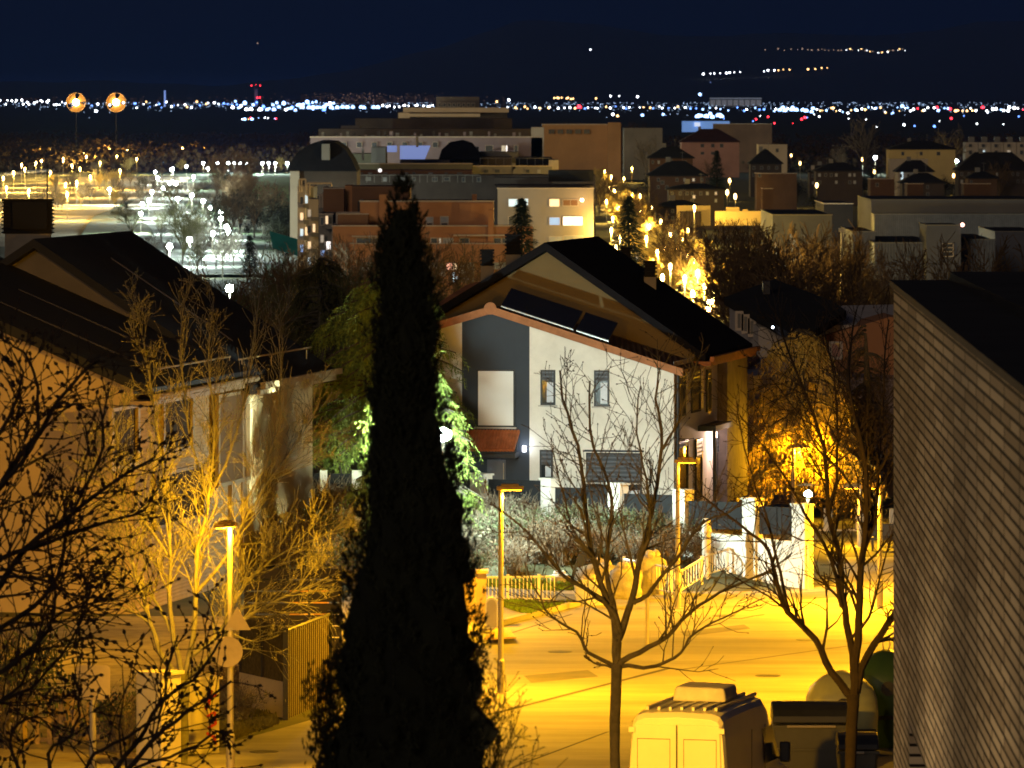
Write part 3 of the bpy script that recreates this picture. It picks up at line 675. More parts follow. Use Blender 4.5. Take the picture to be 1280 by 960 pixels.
limb_tree('street_tree','bare upright street tree standing by the containers, right of the van','tree',131,
 [(1060,1020,14),(1063,930,15),(1066,868,18)],
 [dict(p=[(1066,872),(1040,842),(1020,800),(985,765),(972,730),(962,690),(940,670),(900,640),(870,615)],w=(12,2)),
  dict(p=[(1068,870),(1066,820),(1055,760),(1050,700),(1035,640),(1030,560),(1010,500),(985,440),(975,400)],w=(12,2),dens=5),
  dict(p=[(1068,868),(1072,800),(1075,720),(1083,640),(1078,560),(1062,500),(1060,430),(1068,385)],w=(13,2),dens=5),
  dict(p=[(1070,865),(1082,820),(1108,780),(1122,755)],w=(12,7),t0=.5),
  dict(p=[(1052,760),(1040,700),(1005,640),(985,600),(955,560),(925,520)],w=(6,1.5),dens=5),
  dict(p=[(1076,700),(1095,640),(1100,560),(1105,480),(1112,400)],w=(7,1.8),dens=5),
  dict(p=[(1035,640),(1045,600),(1048,520),(1040,450),(1030,400)],w=(5,1.5),dens=5),
  dict(p=[(985,765),(970,690),(955,640),(930,560),(920,500)],w=(5,1.4),dens=4),
  dict(p=[(1060,800),(1085,770),(1098,720),(1115,650)],w=(5,1.5),dens=5),
  dict(p=[(1083,640),(1060,600),(1020,560),(1000,520),(960,470)],w=(4,1.3),dens=5)],12,m_barkn,dict(c1,kids=4),m_bud,.022)
c3=dict(kids=4,rmin=.0055,wob=.13,up=.06,ang=(18,50),ls=(.5,.8),bp=.4)
limb_tree('street_tree','bushy bare street tree glowing yellow around the lamp, in front of the left house','tree',146,
 [(228,1000,15),(228,920,16),(229,850,18)],
 [dict(p=[(228,852),(205,825),(192,790),(180,750),(165,700),(155,640),(150,570),(140,500)],w=(9.4,1.4),dens=6,lev=2,ll=.9),
  dict(p=[(229,850),(218,800),(212,740),(214,680),(205,600),(195,520),(180,430),(168,370)],w=(8.6,1.1),dens=5,lev=2,ll=.8,upb=.8),
  dict(p=[(230,850),(240,800),(245,740),(248,680),(262,620),(268,540),(262,450),(268,370)],w=(9.4,1.1),dens=5,lev=2,ll=.8,upb=.8),
  dict(p=[(231,850),(262,822),(285,790),(310,770),(345,750),(380,735),(420,715)],w=(9.4,1.4),dens=6,lev=2),
  dict(p=[(240,820),(275,790),(300,740),(340,700),(380,680),(430,660)],w=(6.2,1.3),dens=6,lev=2),
  dict(p=[(215,790),(185,740),(150,710),(110,690),(75,680)],w=(5.5,1.1),dens=6,lev=2),
  dict(p=[(245,740),(280,700),(310,640),(345,590),(380,540),(400,500)],w=(5.5,1.0),dens=6,lev=2),
  dict(p=[(214,700),(180,650),(130,600),(100,560)],w=(4.7,1.0),dens=6,lev=2),
  dict(p=[(262,620),(290,560),(310,480),(320,400),(330,340)],w=(3.9,1.0),dens=5,lev=1,ll=.9,upb=1.2),
  dict(p=[(262,620),(240,560),(228,480),(226,400),(240,350)],w=(3.9,1.0),dens=5,lev=1,ll=.9,upb=1.2),
  dict(p=[(300,640),(340,560),(352,480),(350,410),(365,380)],w=(3.9,1.0),dens=5,lev=1,ll=.8,upb=1.2),
  dict(p=[(285,790),(320,800),(350,790)],w=(3.1,1.1),dens=6)],13,m_barkp,c3,mat('pale_bud',(.24,.22,.12),.9,.2,5),.02,dens=8.5)
c4=dict(kids=3,rmin=.008,wob=.17,up=.04,ang=(25,60),ls=(.45,.75),bp=.85)
limb_tree('near_tree','dark bare tree with knobbly buds reaching in from the left edge','tree',98,
 [(-90,1100,26),(-85,950,24),(-75,850,22)],
 [dict(p=[(-70,840),(-20,760),(30,690),(80,650),(150,600),(190,575)],w=(12,3),lev=1),
  dict(p=[(-72,800),(-30,680),(10,590),(50,540),(72,500),(100,470),(125,450)],w=(11,3)),
  dict(p=[(-60,700),(-10,620),(40,560),(50,500),(40,450),(15,425)],w=(8,2.5)),
  dict(p=[(-60,760),(0,700),(60,680),(120,660),(180,640)],w=(9,2.5)),
  dict(p=[(-72,850),(-20,800),(40,760),(70,720),(85,650),(125,560),(118,500)],w=(9,2.5)),
  dict(p=[(-70,880),(0,840),(50,800),(70,760),(66,700),(60,640)],w=(8,2.3)),
  dict(p=[(-60,600),(0,540),(30,480),(20,440)],w=(7,2.3)),
  dict(p=[(-60,900),(20,870),(60,840),(100,780),(110,720)],w=(6,2)),
  dict(p=[(-80,820),(-20,730),(40,720),(90,740),(150,745)],w=(7,2)),
  dict(p=[(-80,920),(-10,880),(30,850),(60,780),(120,740)],w=(6,2))],14,m_barkn,c4,m_bud,.045,dens=4.5)
limb_tree('near_tree','knobbly dark branches of a bare tree rising from the bottom left corner','tree',96,
 [(60,1400,22),(80,1200,22),(100,1040,20)],
 [dict(p=[(110,1020),(135,975),(170,930),(200,880),(240,850),(275,800)],w=(9,3),dens=3.5),
  dict(p=[(120,1010),(160,965),(190,925),(215,905),(250,880),(290,850)],w=(9,3),dens=3.5),
  dict(p=[(90,1020),(110,950),(140,930),(200,890),(210,840),(225,790)],w=(6,2.5),dens=3),
  dict(p=[(80,1000),(60,940),(90,920),(100,880),(92,840)],w=(6,2.5),dens=3.5),
  dict(p=[(60,1030),(20,960),(10,920),(40,900),(60,920)],w=(6,2.5),dens=4),
  dict(p=[(130,1000),(170,960),(230,940),(270,920),(290,925)],w=(5,2.5),dens=3.5)],15,m_barkn,c4,m_bud,.045)

# ---------------------------------------------------------------- cypress
def cypress():
    Y=75.0; s=Y/F; rng=random.Random(5)
    prof_=[(228,502,505),(245,496,513),(270,490,520),(300,477,528),(350,474,536),(400,470,543),(450,466,546),(500,464,549),(540,461,556),(580,459,568),(620,455,579),(660,448,585),(700,440,590),(750,430,594),(800,419,606),(850,412,610),(900,408,618),(960,399,628),(1050,392,640),(1200,390,650),(1320,400,640)]
    x0=XP(511,Y); T=thing('cypress_tree','tall dark narrow cypress standing in the centre foreground','cypress tree',(x0,Y,0))
    mb=MB(); mb.tube([(x0,Y,-.1),(x0,Y,3),(x0-.02,Y,12.8)],[.16,.14,.03],8); build(mb,'trunk',m_barkn,T)
    def at(py):
        for (a,l,r),(b,l2,r2) in zip(prof_,prof_[1:]):
            if py<=b: t=(py-a)/(b-a); return l+(l2-l)*t,r+(r2-r)*t
        return prof_[-1][1:]
    # inner mass
    m=MB(); nv=70; nu=28; o=0
    for j in range(nv+1):
        py=262+(1325-262)*j/nv; l,r=at(py); cx=XP((l+r)/2,Y); rr=(r-l)/2*s*.80
        for i in range(nu):
            t=6.2832*i/nu; q=rr*(1+.12*math.sin(3*t+py*.03)+.10*math.sin(7*t-py*.06)+rng.uniform(-.10,.10))
            m.v.append((cx+math.cos(t)*q,Y+math.sin(t)*q,ZP(py,Y)))
    for j in range(nv):
        for i in range(nu): m.f.append((j*nu+i,j*nu+(i+1)%nu,(j+1)*nu+(i+1)%nu,(j+1)*nu+i))
    cr=build(m,'crown',mat('cypress_core',(.010,.012,.007),1,.3,3),T)
    f=MB(); k=0
    # knobbly clusters of upright sprigs at the surface
    for c in range(2300):
        py=228+(1325-228)*(rng.random()**.72); l,r=at(py); cx=(l+r)/2; hw=(r-l)/2
        t=rng.uniform(0,6.283); q=rng.uniform(.62,1.0)
        if rng.random()<.12: q*=rng.uniform(1.0,1.13)
        c0=Vector((XP(cx,Y)+math.cos(t)*q*hw*s,Y+math.sin(t)*q*hw*s,ZP(py,Y)))
        outd=Vector((math.cos(t),math.sin(t),0)); ln=rng.uniform(.16,.34)*(1 if py>330 else .6)
        ax=(outd*rng.uniform(.1,.5)+Vector((0,0,1))).normalized()
        for i in range(22):
            a=rng.random(); p=c0+ax*ln*a+Vector((rng.gauss(0,.03),rng.gauss(0,.03),rng.gauss(0,.03)))*(1.2-a)
            d=(ax+Vector((rng.gauss(0,.45),rng.gauss(0,.45),rng.gauss(0,.3)))).normalized()*rng.uniform(.04,.10)
            f.leaf(p,d,rng.uniform(.014,.028),Vector((rng.gauss(0,1),rng.gauss(0,1),rng.gauss(0,.4))).normalized())
    # a looser side shoot low on the left
    for c in range(150):
        py=rng.uniform(850,1100); cx=410+rng.gauss(0,9)-(py-850)*.02
        c0=W(cx,py,Y-.3)+Vector((0,rng.gauss(0,.1),0))
        for i in range(20):
            p=c0+Vector((rng.gauss(0,.035),rng.gauss(0,.05),rng.uniform(0,.25))); d=Vector((rng.gauss(0,.4),rng.gauss(0,.4),1)).normalized()*rng.uniform(.04,.10)
            f.leaf(p,d,.022,Vector((rng.gauss(0,1),rng.gauss(0,1),0)).normalized())
    build(f,'foliage',mat('cypress_leaf',(.016,.019,.010),.95,.3,3),T)
    # sprigs of a shrub at its right foot
    limb_tree('small_shrub','thin twiggy shrub at the right foot of the dark cypress','shrub',78,[(618,1300,5),(620,1100,5)],[dict(p=[(620,1100),(622,960),(626,910),(632,872)],w=(3,1)),dict(p=[(620,1100),(625,980),(634,935),(645,905)],w=(3,1)),dict(p=[(620,1100),(612,960),(618,900),(622,845)],w=(3,1)),dict(p=[(620,1120),(630,1010),(625,940),(605,880)],w=(3,1))],3,mat('twig_green',(.05,.045,.015),.9,.2,3),dict(kids=3,rmin=.004,up=.05,ang=(25,60),bp=.9),mat('small_leaf',(.05,.05,.012),.9,.2,4),.016,dens=5)
cypress()

# ---------------------------------------------------------------- green weeping conifer lit by the white lamp
def conifer_weep(name,label,cx,Y,ztop,rad,seed,nb,mt,bark,zlow=1.5,cat='tree',ln=(.35,.9),nl=34,wid=.05,zb=None,droop=1.0,group=None):
    rng=random.Random(seed); x=XP(cx,Y); z0=gz(x,Y) if zb is None else zb
    T=thing(name,label,cat,(x,Y,z0),group); mb=MB(); hgt=ztop-z0
    mb.tube([(x,Y,z0-.1),(x+.1,Y,z0+hgt*.5),(x,Y,ztop-.3)],[.28,.2,.04],8)
    f=MB()
    for b_ in range(nb):
        h=zlow+(hgt-zlow)*rng.random()**.9; tt=(h-zlow)/(hgt-zlow); L=rad*(1-.72*tt**1.4)*rng.uniform(.55,1.08); a=rng.uniform(0,6.283)
        d=Vector((math.cos(a),math.sin(a),rng.uniform(.0,.45))).normalized()
        pts=[Vector((x,Y,z0+h))]; n=7
        for i in range(n): d=(d+Vector((rng.gauss(0,.08),rng.gauss(0,.08),-.10*droop))).normalized(); pts.append(pts[-1]+d*L/n)
        mb.tube(pts,[.05*(1-.8*i/n)+.008 for i in range(n+1)],4,False)
        for j in range(nl):
            t=.2+.8*rng.random(); q,dd=along(pts,t)
            l=rng.uniform(*ln); e=(dd*.9+Vector((rng.gauss(0,.5),rng.gauss(0,.5),rng.gauss(-.1,.35)))).normalized()
            p=q; m_=4; path=[p]
            for i in range(m_): e=(e+Vector((0,0,-.42*droop))).normalized(); p=p+e*l/m_; path.append(p)
            sd=e.cross(Vector((rng.gauss(0,1),rng.gauss(0,1),rng.gauss(0,1)))).normalized()
            for i in range(m_):
                for k in range(3):
                    pp=path[i].lerp(path[i+1],rng.random()); f.leaf(pp,(e*.6+Vector((rng.gauss(0,.6),rng.gauss(0,.6),rng.gauss(-.1,.4)))).normalized()*wid*rng.uniform(1.5,3),wid*.55,sd)
    build(mb,'trunk',bark,T); build(f,'crown',mt,T); return T
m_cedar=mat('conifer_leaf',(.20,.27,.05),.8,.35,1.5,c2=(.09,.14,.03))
conifer_weep('conifer_tree','drooping green conifer spreading behind the cypress beside the cream house',486,213,9.0,3.3,21,210,m_cedar,m_bark,2.2,nl=36)
conifer_weep('conifer_tree','bright green conifer branches round the white lamp right of the cypress',528,203,6.3,2.15,22,95,m_cedar,m_bark,1.2,nl=26)
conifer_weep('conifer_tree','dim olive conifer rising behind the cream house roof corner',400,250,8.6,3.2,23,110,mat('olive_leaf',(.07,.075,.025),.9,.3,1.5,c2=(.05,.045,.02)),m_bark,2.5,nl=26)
conifer_weep('conifer_tree','pale green conifer boughs added just left of the cypress to block the white lamp',492,200,6.2,1.7,26,90,m_cedar,m_bark,.8,nl=34)  # conifer added to keep the white lamp off the cream house wall
conifer_weep('conifer_tree','pale olive conifer at the corner of the cream house, leftmost in the lit gap',427,217,7.6,2.1,27,100,m_cedar,m_bark,1.6,nl=30)
# golden willow
m_gold=mat('willow_twig',(.62,.48,.12),.8,.25,3)
conifer_weep('willow_tree','golden weeping willow glowing round a street lamp at right',1000,231,6.6,3.1,24,90,m_gold,m_bark,1.0,ln=(.5,1.3),nl=28,wid=.055,droop=1.1)
conifer_weep('willow_tree','thin dim willow behind the golden one, near the white lamp',1082,238,6.4,1.8,25,60,mat('dim_twig',(.14,.10,.07),.9,.25,3),m_bark,1.7,ln=(.8,1.8),nl=22,wid=.05,droop=1.5)

# ---------------------------------------------------------------- shrubs
def shrub_proto(name,label,seed,mt,tw,n=900,hgt=1.1,rad=.9,twigs=60,cat='shrub'):
    rng=random.Random(seed); T=thing(name,label,cat,(0,0,0)); f=MB(); t=MB()
    for i in range(twigs):
        a=rng.uniform(0,6.28); d=Vector((math.cos(a)*.6,math.sin(a)*.6,1)).normalized()
        pts=wig(rng,(rng.gauss(0,.1),rng.gauss(0,.1),0),d,hgt*rng.uniform(.7,1.25),4,.18,.05); t.tube(pts,[.012,.01,.008,.006,.004],3,False)
        for j in range(3):
            q,dd=along(pts,rng.uniform(.3,.95)); p2=wig(rng,q,rdir(rng,dd,.8),hgt*.35,2,.2,.05); t.tube(p2,[.006,.005,.003],3,False)
    cl=[(Vector((rng.gauss(0,rad*.42),rng.gauss(0,rad*.42),hgt*rng.uniform(.25,.85))),rng.uniform(.12,.3)) for _ in range(16)]
    for i in range(n):
        c,r=rng.choice(cl); p=c+Vector((rng.gauss(0,r),rng.gauss(0,r),rng.gauss(0,r*.7)))
        if p.z<.02: p.z=.05
        f.leaf(p,Vector((rng.gauss(0,1),rng.gauss(0,1),rng.gauss(.3,1))).normalized()*rng.uniform(.05,.11),.045,Vector((rng.gauss(0,1),rng.gauss(0,1),rng.gauss(0,1))).normalized())
    build(t,'stem',tw,T,local=True); build(f,'crown',mt,T,local=True); return T
m_sh1=mat('hedge_leaf',(.09,.11,.05),.9,.35,2,c2=(.06,.07,.04)); m_sh2=mat('dry_leaf',(.13,.085,.045),.9,.35,2); m_sh3=mat('grey_leaf',(.18,.17,.12),.9,.3,2)
m_tw=mat('twig_grey',(.16,.13,.09),.9,.2,3)
sA=shrub_proto('shrub','',31,m_sh1,m_tw,1300); sB=shrub_proto('shrub','',32,m_sh2,m_tw,900,twigs=90); sC=shrub_proto('shrub','',33,m_sh3,m_tw,700,twigs=90)
for q in (sA,sB,sC): index(q)
rng=random.Random(77); used={}
SH=[(sC,600,668,1.0),(sC,622,662,1.1),(sC,650,660,1.0),(sA,612,692,1.2),(sA,645,690,1.1),(sB,668,700,1.2),(sB,700,702,1.2),(sA,690,672,1.0),(sA,730,672,1.1),(sB,735,700,1.0),(sB,642,715,1.0),(sA,770,680,1.1),(sA,808,684,1.1),(sB,790,705,1.0),(sB,838,702,1.1),(sA,848,688,1.0),(sB,878,700,1.1),(sA,905,690,1.0),(sB,925,700,1.0),(sC,585,700,1.2),(sA,592,726,.9),(sC,408,650,1.2),(sB,432,655,1.1),(sA,415,676,1.0),(sB,395,690,1.0),(sA,440,705,1.2),(sA,452,735,1.2),(sC,380,660,1.0),(sA,350,700,1.1),(sB,365,715,1.2),(sA,425,725,1.1),(sB,330,860,.9),(sC,318,835,1.0),(sB,295,872,.9),(sC,300,900,.7),(sB,262,890,.9),(sC,978,690,1.0),(sB,950,684,1.0)]
names={id(sA):'green leafy shrub',id(sB):'brown twiggy shrub',id(sC):'pale grey dry shrub'}
near=[(600,'at the left end of the bank below the white house'),(650,'on the bank behind the white railing'),(700,'on the bank below the middle of the white house'),(770,'behind the rubble sacks'),(830,'above the end of the railing'),(900,'below the dark fence panel right of the lamp post'),(990,'at the foot of the golden willow')]
k_=0
for pr,px,py,s_ in SH:
    p=G(px,py+4); nm=names[id(pr)]
    if px<300: wh='beside the electricity cabinet'
    elif px<345: wh='beside the low wall of the metal gate'
    elif px<470: wh='in the lit gap between the cream house and the cypress'
    else: wh=min(near,key=lambda q:abs(q[0]-px))[1]
    lab=nm+' '+wh; g=nm+'s '+wh
    if k_<3 and not any(u is pr for u in used.values()): used[k_]=pr; pr.location=p; pr['label']=lab; pr['group']=g; pr.rotation_euler=(0,0,rng.uniform(0,6)); pr.scale=(s_,)*3; k_+=1
    else: dup(pr,p,lab,rng.uniform(0,6),s_*rng.uniform(.9,1.15),g)
# ================================================================ near street things
# white railings
m_rail=mat('white_rail_paint',(.72,.70,.64),.5,.1,3)
def railing(label,pts,n,hgt):
    A=pts[0]; T=thing('railing',label,'railing',A); mb=MB(); ps=MB()
    for a,b in zip(pts,pts[1:]):
        U=Vector((0,0,1)); mb.tube([a+U*hgt,b+U*hgt],.035,6); mb.tube([a+U*.15,b+U*.15],.025,6)
        k=max(1,int((b-a).length/.22)) if n is None else n
        for i in range(k+1):
            p=a.lerp(b,i/k)
            if i%8==0: ps=MB().box(p.x-.04,p.y-.04,p.z-.1,p.x+.04,p.y+.04,p.z+hgt+.08); build(ps,'post',m_rail,T)
            else: mb.tube([p+U*.15,p+U*hgt],.015,4)
    build(mb,'bar',m_rail,T)
def GP(px,py,dz=0): p=G(px,py); return p+Vector((0,0,dz))
railing('white railing beside the grass verge, behind the tan gate pillar',[GP(596,756),GP(693,755)],20,.78)
railing('pale railing sloping down beside the rubble sacks to the lamp post',[GP(780,735),GP(847,748)],18,.85)
railing('thin yellow lit railing rising to the short post at the road end',[GP(850,745),GP(884,724),GP(916,714)],10,.7)
# short post at the end
Y=YG(883,722); x=XP(883,Y); z=gz(x,Y)
T=thing('gate_post','short round post with a cap at the road end, right of the tall lamp','post',(x,Y,z)); mb=MB(); mb.tube([(x,Y,z),(x,Y,ZP(665,Y))],.13,12); build(mb,'shaft',m_steel,T); mb=MB(); mb.tube([(x,Y,ZP(665,Y)),(x,Y,ZP(660,Y)),(x,Y,ZP(648,Y))],[.17,.15,.11],12); build(mb,'cap',m_steel,T)
Y=YG(809,806); x=XP(809,Y); z=0
T=thing('bollard','thin dark bollard post standing in the road behind the bare street tree','post',(x,Y,z)); mb=MB(); mb.tube([(x,Y,0),(x,Y,ZP(745,Y))],.05,8); build(mb,'shaft',m_steel,T); mb=MB(); mb.ball((x,Y,ZP(745,Y)),.07); build(mb,'cap',m_steel,T)
# tan pillar + gate beside cypress
Y=YG(596,800)+4; m_tan=mat('tan_panel',(.36,.27,.16),.7,.2,1.5,.2)
x0,x1=XP(586,Y),XP(608,Y); T=thing('gate_pillar','tall tan gate pillar just right of the cypress','pillar',((x0+x1)/2,Y,0))
mb=MB(); mb.box(x0+.2,Y,0,x1,Y+.5,ZP(717,Y)); build(mb,'shaft',m_tan,T); mb=MB(); mb.box(x0+.16,Y-.05,ZP(717,Y),x1+.05,Y+.55,ZP(713,Y)); build(mb,'cap',m_tan,T)
mb=MB(); mb.prism([(XP(560,Y),Y+2,.1),(x0+.2,Y+.3,.1),(x0+.2,Y+.3,ZP(722,Y)),(XP(560,Y),Y+2,ZP(735,Y))],(.04,.1,0)); build(mb,'gate_panel',m_tan,T)
# rounded steel box beside it
Y=YG(613,792); T=thing('letter_box','rounded pale metal box on the pavement beside the tan pillar','box',(XP(613,Y),Y,.12))
mb=MB(); pr=[]; x0,x1=XP(607,Y),XP(622,Y); zb,zt=.14,ZP(747,Y); n=10
for i in range(n+1): t=math.pi*i/n; pr.append(((x0+x1)/2-math.cos(t)*(x1-x0)/2,Y,zt-.18+math.sin(t)*.18))
pr=[(x0,Y,zb)]+pr+[(x1,Y,zb)]
mb.prism(pr,(0,.45,0)); build(mb,'body',mat('brushed_steel',(.55,.55,.55),.4,.1,3,metal=.5),T)
mb=MB(); pr2=[((a-(x0+x1)/2)*.8+(x0+x1)/2,Y-.02,(c-zb)*.9+zb+.03) for a,_,c in pr]; mb.prism(pr2,(0,.015,0)); build(mb,'door',mat('steel_door',(.38,.36,.33),.5,.1,3),T)
mb=MB(); 
mb.box(x0-.1,Y-.1,.10,x1+.1,Y+.5,.14); build(mb,'base',mat('concrete_base',(.3,.28,.25),.9,.2,2),T)
# wooden wedge on the pavement
P=[GX(606,806),GX(645,804),GX(637,794),GX(622,790)]
T=thing('ramp_board','yellow triangular board lying on the pavement by the lamp post','board',(*GX(620,800),.12)); mb=MB(); mb.prism([(a,b,.125) for a,b in P],(0,0,.04)); build(mb,'plank',mat('plywood',(.42,.28,.12),.8,.2,3),T)
# rubble sacks
m_sack=mat('sack_cloth',(.34,.31,.26),.9,.25,4,.6)
def sack(px,py,w_,h_,label,seed,mt=m_sack):
    rng=random.Random(seed); P=GP(px,py); s=P.y/F; rx=w_*s/2*.9; hz=h_*s*.82
    T=thing('rubble_sack',label,'sack',P,'sacks heaped behind the railing')
    mb=MB(); nu,nv=18,12
    for j in range(nv+1):
        t=j/nv; r=rx*(.92+.12*math.sin(t*3.1))*(1 if t<.8 else 1-.75*((t-.8)/.2)**2)
        for i in range(nu):
            a=6.2832*i/nu; sq=1/max(abs(math.cos(a)),abs(math.sin(a)))**.6; q=r*sq*(1+.10*math.sin(3*a+t*5+seed)+.06*math.sin(8*a-t*9)+rng.uniform(-.06,.06))
            mb.v.append((P.x+math.cos(a)*q,P.y+math.sin(a)*q*.8,P.z+hz*t+rng.uniform(-.02,.02)))
    for j in range(nv):
        for i in range(nu): mb.f.append((j*nu+i,j*nu+(i+1)%nu,(j+1)*nu+(i+1)%nu,(j+1)*nu+i))
    mb.f.append(tuple(nv*nu+i for i in range(nu)))
    build(mb,'bag',mt,T,smooth=True)
    mb=MB()
    for i in range(7):
        a=rng.uniform(0,6.28); q=Vector((P.x+math.cos(a)*rx*.4,P.y+math.sin(a)*rx*.4,P.z+hz)); mb.ball(q,rx*rng.uniform(.18,.32),6,4)
    build(mb,'rubble',mat('rubble',(.45,.40,.33),.95,.3,6,.6),T)
sack(738,756,40,42,'white rubble sack leftmost behind the railing, beside the dark flap',1,mat('white_sack',(.55,.56,.60),.9,.15,4,.5))
sack(750,742,60,46,'tall cream rubble sack at the back of the heap',2); sack(782,748,44,50,'orange lit rubble sack in the middle of the heap',3); sack(812,742,44,60,'rounded rubble sack rightmost in the heap',4); sack(700,733,28,20,'small grey sack at the left of the heap, on the bank',5)
P=GP(722,738); T=thing('tarpaulin','small dark blue tarpaulin flap sticking up beside the white sack','tarpaulin',P); mb=MB(); q=P+Vector((0,0,.2)); mb.prism([q+Vector((-.25,0,0)),q+Vector((.1,0,0)),q+Vector((.32,.1,1.05)),q+Vector((.0,.1,.8))],(0,.06,0)); build(mb,'sheet',mat('blue_plastic',(.02,.03,.08),.5,.2,3),T)
# low wall and yellow walls under the willow
m_yw=mat('ochre_wall',(.50,.42,.30),.9,.15,.7,.3)
Y=224; T=thing('boundary_wall','low pale wall behind the willow, lit yellow, with a dark hedge gap','wall',(XP(1060,Y),Y,0)); mb=MB(); mb.box(XP(955,Y),Y,0,XP(1200,Y),Y+.25,ZP(662,Y)); build(mb,'wall',m_yw,T)
for a in (990,1030,1070,1112): mb=MB(); mb.box(XP(a,Y),Y-.1,0,XP(a+10,Y),Y+.35,ZP(636,Y)); build(mb,'pillar',m_yw,T)
Y=214; T=thing('street_bench','dark low bench box beside the road under the yellow wall','bench',(XP(1105,Y),Y,0)); 
mb=MB(); mb.box(XP(1088,Y),Y,.35,XP(1122,Y),Y+.5,.45); build(mb,'seat',m_dark,T); mb=MB(); mb.box(XP(1088,Y),Y+.5,.45,XP(1122,Y),Y+.55,.85); build(mb,'backrest',m_dark,T)
for a in (1090,1118): mb=MB(); mb.box(XP(a,Y),Y+.02,0,XP(a+2,Y),Y+.48,.35); build(mb,'leg',m_dark,T)

# ================================================================ van
def van():
    th=R(14.5); Y0=129.0; C=Vector((XP(783.0,Y0),Y0,0))
    x_=Vector((math.cos(th),-math.sin(th),0)); y_=Vector((math.sin(th),math.cos(th),0))
    wd=2.0
    Lv=lambda a,b,z:C+x_*a+y_*b+Vector((0,0,z))
    T=thing('van','pale high roof cargo van with a roof box, parked with its rear doors facing us','van',Lv(1,2.8,0))
    sec=lambda w0,w1,zt:None
    m_van=mat('van_paint',(.62,.60,.55),.35,.06,1.2,spec=.5)
    # body cross-sections: list of (y, half width bottom, half top, z roof)
    ss=[(0.0,.97,.86,2.56),(.10,1.0,.885,2.66),(.45,1.0,.89,2.70),(2,1.0,.89,2.72),(3.7,1.0,.88,2.70),(4.25,1.0,.83,2.52),(4.75,.99,.74,1.95),(5.05,.98,.82,1.35),(5.75,.94,.85,1.12),(5.9,.85,.8,.65)]
    mb=MB(); prof2=lambda hb,ht,zt:[(-hb,.32),(-hb,1.0),(-hb*.985,1.25),(-(hb*.35+ht*.65),zt-.5 if zt>1.6 else zt*.9),(-ht,zt-.16),(-ht+.07,zt-.05),(-ht+.22,zt),(0,zt+.03),(ht-.22,zt),(ht-.07,zt-.05),(ht,zt-.16),((hb*.35+ht*.65),zt-.5 if zt>1.6 else zt*.9),(hb*.985,1.25),(hb,1.0),(hb,.32)]
    for y,hb,ht,zt in ss:
        for a,z in prof2(hb,ht,zt): z=min(z,zt+.03) if zt>1.3 else min(z,zt); mb.v.append(tuple(Lv(1+a,y,z)))
    n=15
    for j in range(len(ss)-1):
        for i in range(n-1): mb.f.append((j*n+i,j*n+i+1,(j+1)*n+i+1,(j+1)*n+i))
        mb.f.append((j*n+n-1,j*n,(j+1)*n,(j+1)*n+n-1))
    mb.f.append(tuple(range(n))[::-1]); mb.f.append(tuple((len(ss)-1)*n+i for i in range(n)))
    b=build(mb,'body',m_van,T,smooth=False)
    md=b.modifiers.new('bevel','BEVEL'); md.width=.03; md.segments=2; md.angle_limit=R(25)
    # rear doors
    m_seam=mat('door_seam',(.05,.045,.04),.8,.1,3)
    for a0,a1,nm in ((.10,.99,0),(1.01,1.90,1)):
        mb=MB(); k0=.07 
        P=[(a0,.45),(a1,.45),(a1 if nm==0 else a1-.06,2.45),(a0+.06 if nm==0 else a0,2.45)]
        mb.prism([Lv(p,-.03,q) for p,q in P],Lv(0,.028,0)-Lv(0,0,0)); d=build(mb,'rear_door',m_van,T,bev=.012)
        c=(a0+a1)/2; mb=MB(); 
        for z in (2.17,): mb.box(a0+.12,-.036,z,a1-.12,-.029,z+.012,Lv)
        for q in ((a0+.12,1.3),(a1-.13,1.3)): mb.box(q[0],-.036,q[1],q[0]+.01,-.029,2.17,Lv)
        build(mb,'panel_crease',m_seam,d)
        hx=a0+.02 if nm==0 else a1-.02
        for z in (1.5,2.3,.8):
            mb=MB(); mb.box(hx-.06,-.07,z,hx+.06,-.028,z+.10,Lv); build(mb,'hinge',m_van,d)
    mb=MB(); mb.box(.985,-.034,.45,1.012,-.026,2.45,Lv); build(mb,'door_gap',m_seam,T)
    mb=MB(); mb.box(.92,-.07,1.15,.99,-.03,1.35,Lv); build(mb,'handle',m_dark,T)
    for a in (.03,1.89): mb=MB(); mb.box(a-.01,-.02,.9,a+.09,.05,1.6,Lv); build(mb,'tail_light',mat('red_lens',(.35,.02,.01),.2,.1,2),T)
    mb=MB(); mb.box(0.02,-.12,.35,1.98,.02,.55,Lv); build(mb,'bumper',m_dark,T,bev=.03)
    # roof ribs
    mb=MB()
    for i in range(7): a=.32+i*.225; mb.box(a,.3,2.70,a+.05,3.8,2.765,Lv)
    build(mb,'roof_rib',m_van,T)
    # roof box
    mb=MB(); pp=[(.55,1.5,2.76),(1.62,1.5,2.76),(1.58,1.5,3.03),(.62,1.5,3.06)]
    mb.prism([Lv(*p) for p in pp],Lv(0,1.1,0)-Lv(0,0,0)); build(mb,'roof_box',mat('grey_box_plastic',(.55,.53,.50),.6,.15,3),T,bev=.05)
    # side
    for y0,y1,z0,z1 in ((3.35,4.2,1.42,2.1),): mb=MB(); mb.prism([Lv(2.005,y0,z0),Lv(2.005,y1+.35,z0),Lv(1.93,y1,z1),Lv(1.93,y0,z1)],Lv(.012,0,0)-Lv(0,0,0)); build(mb,'side_window',m_glass,T)
    mb=MB(); mb.prism([Lv(.12,5.08,1.38),Lv(1.88,5.08,1.38),Lv(1.70,4.4,2.40),Lv(.3,4.4,2.40)],Lv(0,.02,.02)-Lv(0,0,0)); build(mb,'windscreen',m_glass,T)
